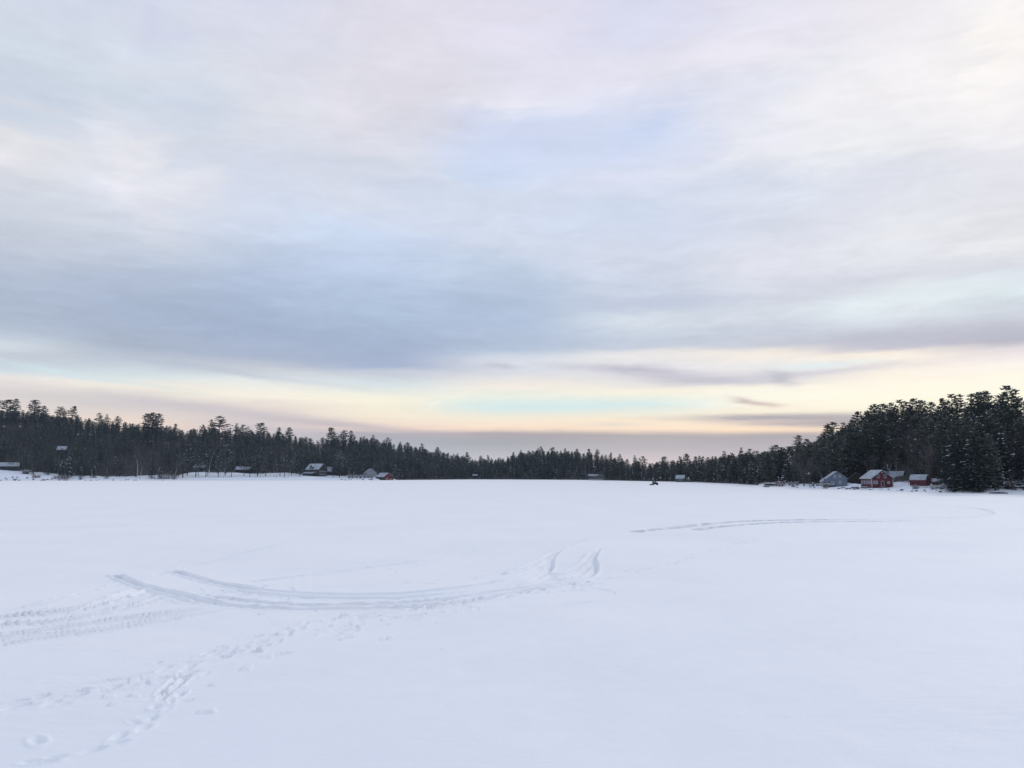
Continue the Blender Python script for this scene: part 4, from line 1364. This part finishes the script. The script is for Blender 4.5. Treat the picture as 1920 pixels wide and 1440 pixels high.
# ------------------------------------------------------------------ buildings
def house(name, label, px_, Y, rel, w, d, prof_kind, wall_h, roof_h, wallm, cat='house', z=None, wins=(), doors=(), chimney=None, snow=.22, over=.35, corner=None, sink=.3, group=None, snowm='roof_snow', frame='trim_white'):
    """gable ends face local -y and +y; rel turns the house against the line of sight"""
    X = xw(px_, Y)
    if z is None: z = ground_z(X, Y)
    az_ = math.atan2(X, Y)
    root = empty(name, (X, Y, z), -az_ + math.radians(rel))
    tag(root, label, cat, group)
    if prof_kind == 'gambrel':
        roof = [(-w / 2, wall_h), (-w * .36, wall_h + roof_h * .62), (0, wall_h + roof_h), (w * .36, wall_h + roof_h * .62), (w / 2, wall_h)]
    elif prof_kind == 'salt':
        roof = [(-w / 2, wall_h), (w * .15, wall_h + roof_h), (w / 2, wall_h + roof_h * .45)]
    else:
        roof = [(-w / 2, wall_h), (0, wall_h + roof_h), (w / 2, wall_h)]
    MB().extrude([(-w / 2, -sink)] + roof + [(w / 2, -sink)], -d / 2, d / 2).build('wall', wallm, root)

    def strip(pts, t0, t1, ov, dd, nm, m, parent):
        # a shell following the roof line between offsets t0 and t1
        P = [Vector((x, zz)) for x, zz in pts]
        e0 = (P[0] - P[1]).normalized() * ov; e1 = (P[-1] - P[-2]).normalized() * ov
        P[0] = P[0] + e0; P[-1] = P[-1] + e1
        up = [Vector((p.x, p.y + t0)) for p in P]; dn = [Vector((p.x, p.y + t1)) for p in P]
        b = MB()
        n = len(P)
        vs = [(p.x, -dd, p.y) for p in up] + [(p.x, -dd, p.y) for p in dn] + [(p.x, dd, p.y) for p in up] + [(p.x, dd, p.y) for p in dn]
        fs = []
        for i in range(n - 1):
            fs += [(i, i + 1, n + i + 1, n + i), (2 * n + i, 3 * n + i, 3 * n + i + 1, 2 * n + i + 1), (i, 2 * n + i, 2 * n + i + 1, i + 1), (n + i, n + i + 1, 3 * n + i + 1, 3 * n + i)]
        fs += [(0, n, 3 * n, 2 * n), (n - 1, 3 * n - 1, 4 * n - 1, 2 * n - 1)]
        return b.add(vs, fs).build(nm, m, parent)
    rf = strip(roof, .14, .012, over, d / 2 + over, 'roof', 'roof_edge', root)
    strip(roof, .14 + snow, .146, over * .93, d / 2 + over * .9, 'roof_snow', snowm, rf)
    if chimney:
        cx, cy, ch = chimney
        MB().box(cx - .3, cx + .3, cy - .3, cy + .3, wall_h + .2, wall_h + roof_h + ch).build('chimney', 'rock', rf)

    def face_pt(face, u, zz, out):
        if face == 'front': return (u, -d / 2 - out, zz)
        if face == 'left': return (-w / 2 - out, u, zz)
        if face == 'right': return (w / 2 + out, u, zz)

    def slab(face, u, zz, ww, hh, o0, o1):
        b = MB()
        if face == 'front': b.box(u - ww / 2, u + ww / 2, -d / 2 - o1, -d / 2 - o0, zz, zz + hh)
        elif face == 'left': b.box(-w / 2 - o1, -w / 2 - o0, u - ww / 2, u + ww / 2, zz, zz + hh)
        else: b.box(w / 2 + o0, w / 2 + o1, u - ww / 2, u + ww / 2, zz, zz + hh)
        return b
    for wn in wins:
        face, u, zz, ww, hh = wn[:5]
        gm_ = wn[5] if len(wn) > 5 else 'glass'
        fr = slab(face, u, zz, ww, hh, -.02, .06).build('window', frame, root)
        slab(face, u, zz + .12, ww - .24, hh - .24, .055, .075).build('pane', gm_, fr)
        if ww > .7:
            slab(face, u, zz + .12, .07, hh - .24, .07, .09).build('sash', frame, fr)
    for dn in doors:
        face, u, zz, ww, hh = dn[:5]
        fr = slab(face, u, zz, ww, hh, -.02, .06).build('door', frame, root)
        slab(face, u, zz + .1, ww - .25, hh - .25, .055, .075).build('pane', dn[5] if len(dn) > 5 else 'glass', fr)
    if corner:
        cb = MB()
        for sx in (-1, 1):
            x0 = sx * (w / 2 - .08)
            cb.box(x0 - .11, x0 + .11, -d / 2 - .03, -d / 2 + .18, -.1, wall_h - .05)
        cb.build('corner_board', corner, root)
    return root


# left shore
house('cabin', 'long low building under a snowy roof at the left edge', 8, 622, 90, 8, 19, 'gable', 2.6, 2.6, 'dark_boards', 'cabin', wins=[('right', -3, .9, 1.6, .9)], snow=.3)
house('house', 'house under a white roof high among the trees of the left hill', 114, 700, 80, 7, 7.0, 'gable', 2.2, 3.0, 'brown_boards', z=zw(849, 700), snow=.3, sink=3)
house('cabin', 'dark cabin half hidden behind pine trunks at the left of the snowy bank', 378, 674, 60, 7, 11, 'gable', 2.6, 2.4, 'dark_boards', 'cabin', snow=.25, wins=[('front', 0, 1, 1.0, 1.0)])
house('cabin', 'dark cabin half hidden behind trunks at the right of the snowy bank', 457, 674, 75, 7, 12, 'gable', 2.6, 2.2, 'brown_boards', 'cabin', snow=.25, wins=[('front', 0, 1, 1.0, 1.0)])
h5 = house('house', 'grey-roofed dark house with a dormer on the left shore', 593, 652, 48, 10, 14, 'gable', 5.6, 4.4, 'brown_boards', snow=.2,
           wins=[('front', u, zz, 1.1, 1.3, 'pale_glass') for u in (-3.4, -1.1, 1.1, 3.4) for zz in (1.0, 3.4)] + [('left', u, 2.6, 1.5, 1.6, 'glass') for u in (-4.5, -1.5, 2, 5)], chimney=(1.5, 2, .9))
# dormer and lean-to of that house
dm = MB().extrude([(-1.8, 0), (-1.8, 1.5), (0, 3.1), (1.8, 1.5), (1.8, 0)], 0, 3.6).build('dormer', 'teal_boards', h5, loc=(-5.0, 0.8, 6.0), rz=-math.pi / 2)
MB().extrude([(-2.2, 1.3), (0, 3.35), (2.2, 1.3), (2.2, 1.55), (0, 3.65), (-2.2, 1.55)], -.35, 3.6).build('dormer_roof', 'roof_snow', dm)
MB().box(-.6, .6, -.06, .02, .5, 1.6).build('window', 'pale_glass', dm)
MB().extrude([(-8.4, -.3), (-8.4, 2.4), (-5.01, 3.2), (-5.01, -.3)], -3, 7).build('porch', 'dark_boards', h5)
MB().extrude([(-8.7, 2.42), (-8.7, 2.72), (-5.01, 3.55), (-5.01, 3.22)], -3.3, 7.3).build('porch_snow', 'roof_snow', h5)
house('shed', 'small shed with a steep white roof right of the dormer house', 618.5, 668, 85, 3.5, 3.6, 'gable', 3.2, 3.4, 'dark_boards', 'shed', snow=.3, sink=1.5)
house('cottage', 'pale cottage with a snowy gable roof left of the red boathouse', 694, 655, 15, 8.5, 9, 'gable', 2.8, 3.3, 'pale_boards', 'cottage', snow=.3,
      wins=[('front', -2, 1, 1.1, 1.1), ('front', 1.8, 1, 1.1, 1.1), ('front', 0, 3.3, 1, 1.0)])
bh = house('boathouse', 'red boathouse with a snowy roof at the edge of the ice', 721, 636, 36, 9.2, 10.5, 'gable', 2.3, 3.0, 'red_boards', 'boathouse', z=.1, snow=.22,
           doors=[('front', -1.4, .2, 1.9, 1.3, 'pale_glass'), ('front', 2.2, .1, 1.7, .9, 'pale_glass')])
MB().extrude([(-4.63, -.3), (-4.63, 2.2), (-4.57, 2.2), (-4.57, -.3)], -5.2, 5.2).build('side_cladding', 'dark_boards', bh)
# far shore
house('cabin', 'tiny snow-roofed cabin in the trees at the far left of the lake end', 891, 722, 80, 3, 4, 'gable', 1.6, 1.3, 'dark_boards', 'cabin', z=1.3, snow=.25)
house('cabin', 'low dark cabin with a broken snowy roof on the far shore', 1113, 664, 80, 6, 8, 'gable', 1.9, 1.3, 'dark_boards', 'cabin', z=1.0, snow=.3, wins=[('right', 0, .6, 1.4, .9)])
house('cabin', 'smaller dark cabin adjoining the low one on the far shore', 1124, 664, 70, 4, 4.6, 'gable', 1.7, 1.0, 'brown_boards', 'cabin', z=1.0, snow=.25)
house('boathouse', 'small grey boathouse with a bright white roof on the far right shore', 1276, 494, 78, 4.4, 5.0, 'gable', 2.0, 1.7, 'teal_boards', 'boathouse', z=.2, snow=.3, wins=[('front', 0, 2.1, .7, .8, 'pale_glass'), ('left', 0, .8, 1.2, .8)])
# right shore
house('house', 'grey gabled house with white-framed windows on the right shore', 1566, 291, 8, 6.7, 8.0, 'gable', 2.9, 2.35, 'grey_blue_boards', z=zw(912, 291), snow=.12, over=.3,
      wins=[('front', -.75, 3.15, .75, 1.1, 'pale_glass'), ('front', .95, 3.15, .75, 1.1, 'pale_glass'), ('front', .9, .9, .8, 1.25, 'pale_glass'), ('front', -1.7, 1.0, 1.1, .6, 'glass')])
house('shed', 'low snow-roofed wing at the left of the grey gabled house', 1546, 296, 15, 2.2, 4, 'gable', 1.6, .9, 'pale_boards', 'shed', z=zw(911, 296), snow=.3)
house('house', 'dark brown gabled house between the grey house and the red house', 1604, 305, 5, 6.0, 7, 'gable', 2.7, 2.3, 'brown_boards', z=zw(911, 305), snow=.05, over=.25, snowm='roof_edge')
red = house('house', 'red gabled house with white-framed windows on the right shore', 1643, 271, 20, 6.9, 10.0, 'gable', 2.7, 2.55, 'red_boards', z=zw(912, 271), snow=.2, over=.45, corner='trim_white',
            wins=[('front', -1.25, 2.85, .85, 1.25), ('front', .95, 2.85, .85, 1.25), ('front', -2.2, .9, 1.5, 1.1, 'pale_glass'), ('front', 2.0, 1.0, .9, .8, 'pale_glass'),
                  ('left', -3.6, .9, 1.7, 1.1, 'pale_glass'), ('left', -1.2, .9, 1.7, 1.1, 'pale_glass'), ('left', 1.4, .9, 1.5, 1.1, 'pale_glass'), ('left', 3.7, .9, 1.3, 1.1, 'pale_glass')],
            doors=[('front', .05, 0.0, 1.0, 1.95)])
MB().box(-.18, .18, -5.12, -5.0, 4.45, 4.8).build('gable_lamp', 'trim_white', red)
house('house', 'blue-grey house with a wide snowy roof behind the red house', 1674, 300, 78, 7.5, 7.4, 'gable', 2.0, 2.2, 'grey_blue_boards', z=zw(906, 300), snow=.2, wins=[('left', 0, .8, .7, .9), ('left', -2, .8, .7, .9)])
house('shed', 'red gambrel shed with a snowy roof, larger of the two red sheds', 1724, 262, 68, 3.4, 5.0, 'gambrel', 1.6, 1.5, 'red_boards', 'shed', z=zw(909, 262), snow=.16, over=.15)
house('shed', 'small red shed with a flat white roof beside the dark hemlocks', 1759, 262, 84, 2.6, 3.5, 'gable', 1.3, .75, 'red_boards', 'shed', z=zw(911, 262), snow=.25, over=.15)
house('shed', 'low dark lean-to attached behind the small red shed', 1775, 264, 84, 2.4, 2.2, 'gable', 1.3, .5, 'dark_boards', 'shed', z=zw(909, 264), snow=.12, over=.1)
house('cabin', 'low grey building with a snowy roof at the right edge', 1916, 234, 55, 3.8, 6.4, 'gable', 1.35, .8, 'teal_boards', 'cabin', z=zw(916, 234), snow=.2, wins=[('left', 0, .5, .9, .5), ('front', 0, .4, .8, .6)])
house('shed', 'second low snow-roofed building behind the right edge one', 1912, 244, 80, 3.0, 5.4, 'gable', 1.7, .7, 'dark_boards', 'shed', z=zw(912, 244), snow=.2)


# ------------------------------------------------------------------ shore furniture
def place(name, label, cat, px_, py_, rel=0.0, z=0.0, group=None, Y=None):
    p = at(px_, py_, z) if Y is None else Vector((xw(px_, Y), Y, z))
    e = empty(name, p, -math.atan2(p.x, p.y) + math.radians(rel))
    return tag(e, label, cat, group)


# covered dock shelter
e = place('dock_shelter', 'low flat-roofed dock shelter under snow on the right shore', 'shelter', 1444.5, 911, 4, .15)
MB().box(-2.5, 2.5, -1.2, 1.2, 1.15, 1.27).build('roof', 'dark_boards', e)
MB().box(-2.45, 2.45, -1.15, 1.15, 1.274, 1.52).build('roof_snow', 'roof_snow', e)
for sx in (-2.3, 0, 2.3):
    for sy in (-1, 1):
        MB().box(sx - .06, sx + .06, sy - .06, sy + .06, -.2, 1.147).build('post', 'wood', e)
MB().box(-2.6, 2.6, -1.3, 1.3, .1, .25).build('deck', 'wood', e)
MB().box(-2.2, 2.2, .5, .9, .254, .85).build('bench', 'dark_boards', e)
# long dock in front of the red house
e = place('dock', 'long dark dock topped with snow in front of the red house', 'dock', 1640, 915, 3, .1)
MB().box(-7.2, 7.0, -.9, .9, .35, .5).build('deck', 'dark_boards', e)
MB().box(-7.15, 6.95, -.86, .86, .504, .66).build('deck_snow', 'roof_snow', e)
for sx in (-6.9, -4.6, -2.3, 0, 2.3, 4.6, 6.7):
    MB().tube((sx, -.7, -.3), (sx, -.7, .347), .08, .08).build('post', 'wood', e)
for k, (px_, lab) in enumerate(((1602, 'snow-covered log pile at the left of the long dock'), (1620, 'snow-covered boat cradle beside the red house windows'))):
    e = place('lumber_pile' if k == 0 else 'boat_cradle', lab, 'pile' if k == 0 else 'cradle', px_, 912.5, 5, .5, Y=266)
    for q in range(3):
        MB().tube((-1.3, q * .35 - .3, .2), (1.3, q * .35 - .3, .2 + .02 * q), .15, .13, 8).build('log' if k == 0 else 'beam', 'wood', e)
    MB().extrude([(-1.2, .36), (-.8, .58), (.6, .62), (1.25, .36)], -.5, .55).build('snow_cover', 'roof_snow', e)
# leaning white dock section
e = place('dock_section', 'white dock section leaning up on the shore left of the red house', 'dock section', 1589, 914, 10, .2)
MB().add([(-.9, 0, 1.75), (.1, 0, 1.75), (1.2, -1.2, 0), (.1, -1.2, 0), (-.9, .14, 1.75), (.1, .14, 1.75), (1.2, -1.06, 0), (.1, -1.06, 0)],
         [(0, 1, 2, 3), (7, 6, 5, 4), (0, 4, 5, 1), (1, 5, 6, 2), (2, 6, 7, 3), (3, 7, 4, 0)]).build('panel', 'roof_snow', e)
MB().tube((-.4, .2, 1.6), (-.6, 1.2, -.1), .06, .06).build('prop', 'wood', e)
e = place('tarpaulin', 'dark tarpaulin heap beside the leaning white dock section', 'tarpaulin', 1585.5, 913.5, 0, .2)
MB().add([(-.7, -.5, -.1), (.7, -.5, -.1), (.8, .6, -.1), (-.8, .6, -.1), (.35, -.1, 1.3), (.5, .2, 1.25)], [(0, 1, 4), (1, 2, 5, 4), (2, 3, 5), (3, 0, 4, 5), (3, 2, 1, 0)]).build('cover', 'black_plastic', e)
# box of firewood / boat left of the grey house
e = place('woodbox', 'grey wooden box topped with snow left of the grey house', 'box', 1536, 911.5, 6, .6)
MB().box(-1, 1, -.5, .5, -.3, .55).build('body', 'dark_boards', e)
MB().box(-1.05, 1.05, -.55, .55, .554, .8).build('snow_cover', 'roof_snow', e)
# lamp post by the red shed
e = place('lamp_post', 'thin post with a white lamp globe left of the red gambrel shed', 'lamp post', 1704.5, 914.5, 0, .7)
MB().tube((0, 0, -.3), (0, 0, 2.0), .05, .04, 8).build('post', 'wood', e)
b = MB()
for j in range(6):
    a0, a1 = math.pi * j / 6 - math.pi / 2, math.pi * (j + 1) / 6 - math.pi / 2
    b.tube((0, 0, 2.18 + .18 * math.sin(a0)), (0, 0, 2.18 + .18 * math.sin(a1)), .18 * math.cos(a0) + .004, .18 * math.cos(a1) + .004, 10)
b.build('lamp_globe', 'trim_white', e)
# fallen log
e = place('fallen_log', 'snow-dusted log lying on the shore below the red gambrel shed', 'log', 1728, 916, 8, .35)
MB().tube((-1.5, 0, 0), (1.6, 0, .5), .13, .09, 8).build('trunk', 'bark', e)
MB().extrude([(-1.4, .12), (-1.3, .2), (1.5, .66), (1.55, .6)], -.08, .08).build('snow_cover', 'branch_snow', e)


def boat(px_, py_, rel, L, lab, z=.05, Y=None):
    """upturned rowing boat under snow"""
    e = place('rowing_boat', lab, 'boat', px_, py_, rel, z, Y=Y)
    vs, fs = [], []
    n = 9
    for i in range(n):
        t = i / (n - 1) * 2 - 1
        wd = .62 * (1 - abs(t) ** 2.4) + .03; hh = .42 * (1 - abs(t) ** 3) + .12
        for a in range(7):
            th_ = math.pi * a / 6
            vs.append((t * L / 2, -math.cos(th_) * wd, .08 + math.sin(th_) * hh))
    for i in range(n - 1):
        for a in range(6):
            fs.append((i * 7 + a, i * 7 + a + 1, (i + 1) * 7 + a + 1, (i + 1) * 7 + a))
    MB().add(vs, fs).build('hull', 'dark_boards', e, smooth=True)
    vs2 = [(x, y * .86, zz * 1.0 + .09) for x, y, zz in vs]
    fs2 = [f for k_, f in enumerate(fs) if k_ % 6 in (1, 2, 3, 4)]
    MB().add(vs2, fs2).build('snow_cover', 'roof_snow', e, smooth=True)


boat(1872, 926, 4, 4.4, 'upturned boat under snow on the right shore before the small spruce')
boat(511, 900.2, 3, 4.0, 'small snowy boat on the left shore beside three birches')
e = place('dock', 'short snowy dock under the leaning birch on the left shore', 'dock', 269, 900.3, 3, .1)
MB().box(-2.6, 2.6, -.8, .8, .5, .7).build('deck', 'wood', e)
MB().box(-2.55, 2.55, -.76, .76, .704, 1.0).build('deck_snow', 'roof_snow', e)
for sx in (-2.3, 0, 2.3): MB().tube((sx, -.6, -.3), (sx, -.6, .497), .1, .1).build('post', 'wood', e)
e = place('dock', 'long snowy dock in front of the dark cabins on the far shore', 'dock', 1117, 901.3, 2, .1)
MB().box(-5.2, 5.2, -.8, .8, .55, .7).build('deck', 'dark_boards', e)
MB().box(-5.15, 5.15, -.76, .76, .704, 1.05).build('deck_snow', 'roof_snow', e)
for sx in (-5, -2.5, 0, 2.5, 5): MB().tube((sx, -.6, -.3), (sx, -.6, .547), .1, .1).build('post', 'wood', e)
boat(1437, 913.5, 0, 2.6, 'tiny snow-covered boat on the ice before the dock shelter')

# the utility vehicle on the ice and its sled
e = place('utility_vehicle', 'small dark utility vehicle with a boxy cab parked on the ice', 'vehicle', 1228.4, 909.6, 8, .02)
e.scale = (1.12, 1.12, 1.1)
bd = MB().extrude([(-1.15, .3), (-1.15, 1.0), (-1.0, 1.78), (.12, 1.78), (.42, 1.22), (1.15, .95), (1.2, .3)], -.62, .62).build('body', 'dark_green_paint', e)
MB().box(-.78, .0, -.66, -.62, 1.15, 1.62).build('side_window', 'pale_glass', bd)
MB().box(-.55, .7, -.66, -.62, .55, .85).build('side_panel', 'black_plastic', bd)
MB().box(-1.06, .2, -.66, .66, 1.784, 1.87).build('roof', 'black_plastic', e)
MB().add([(.45, -.52, 1.27), (.45, .52, 1.27), (.19, .52, 1.74), (.19, -.52, 1.74), (.40, -.52, 1.25), (.40, .52, 1.25), (.14, .52, 1.72), (.14, -.52, 1.72)],
         [(0, 1, 2, 3), (7, 6, 5, 4), (0, 4, 5, 1), (2, 6, 7, 3), (0, 3, 7, 4), (1, 5, 6, 2)]).build('windscreen', 'glass', e)
for sx in (-.8, .85):
    for sy in (-.62, .62):
        wl = MB().tube((sx, sy - .13, .32), (sx, sy + .13, .32), .33, .33, 14).build('wheel', 'tyre', e)
        MB().tube((sx, sy - .15, .32), (sx, sy + .15, .32), .16, .16, 10).build('rim', 'roof_edge', wl)
for sy in (-.42, .42): MB().box(1.17, 1.23, sy - .1, sy + .1, .6, .74).build('headlight', 'trim_white', e)
e = place('sled', 'low cargo sled behind the dark vehicle on the ice', 'sled', 1221, 909.7, 6, .02)
for sy in (-.3, .3): MB().tube((-.75, sy, .06), (.75, sy, .06), .04, .04, 6).build('runner', 'steel', e)
MB().extrude([(-.75, .12), (-.7, .42), (.6, .42), (.75, .12)], -.38, .38).build('bed', 'black_plastic', e)
MB().box(-.4, .3, -.28, .28, .424, .6).build('load', 'dark_boards', e)

# ------------------------------------------------------------------ air
hz = MB().box(-1400, 1400, -60, 1300, -1.6, 130).build('haze', 'glass')
hm = bpy.data.materials.new('haze')
hm.use_nodes = True
ht = hm.node_tree
ht.nodes.clear()
pv = ht.nodes.new('ShaderNodeVolumePrincipled')
pv.inputs['Color'].default_value = (0.62, 0.80, 1.0, 1)
pv.inputs['Density'].default_value = 0.00008
ho = ht.nodes.new('ShaderNodeOutputMaterial')
ht.links.new(pv.outputs[0], ho.inputs['Volume'])
hz.data.materials.clear(); hz.data.materials.append(hm)
tag(hz, 'thin pale winter haze over the lake', 'haze', kind='stuff')
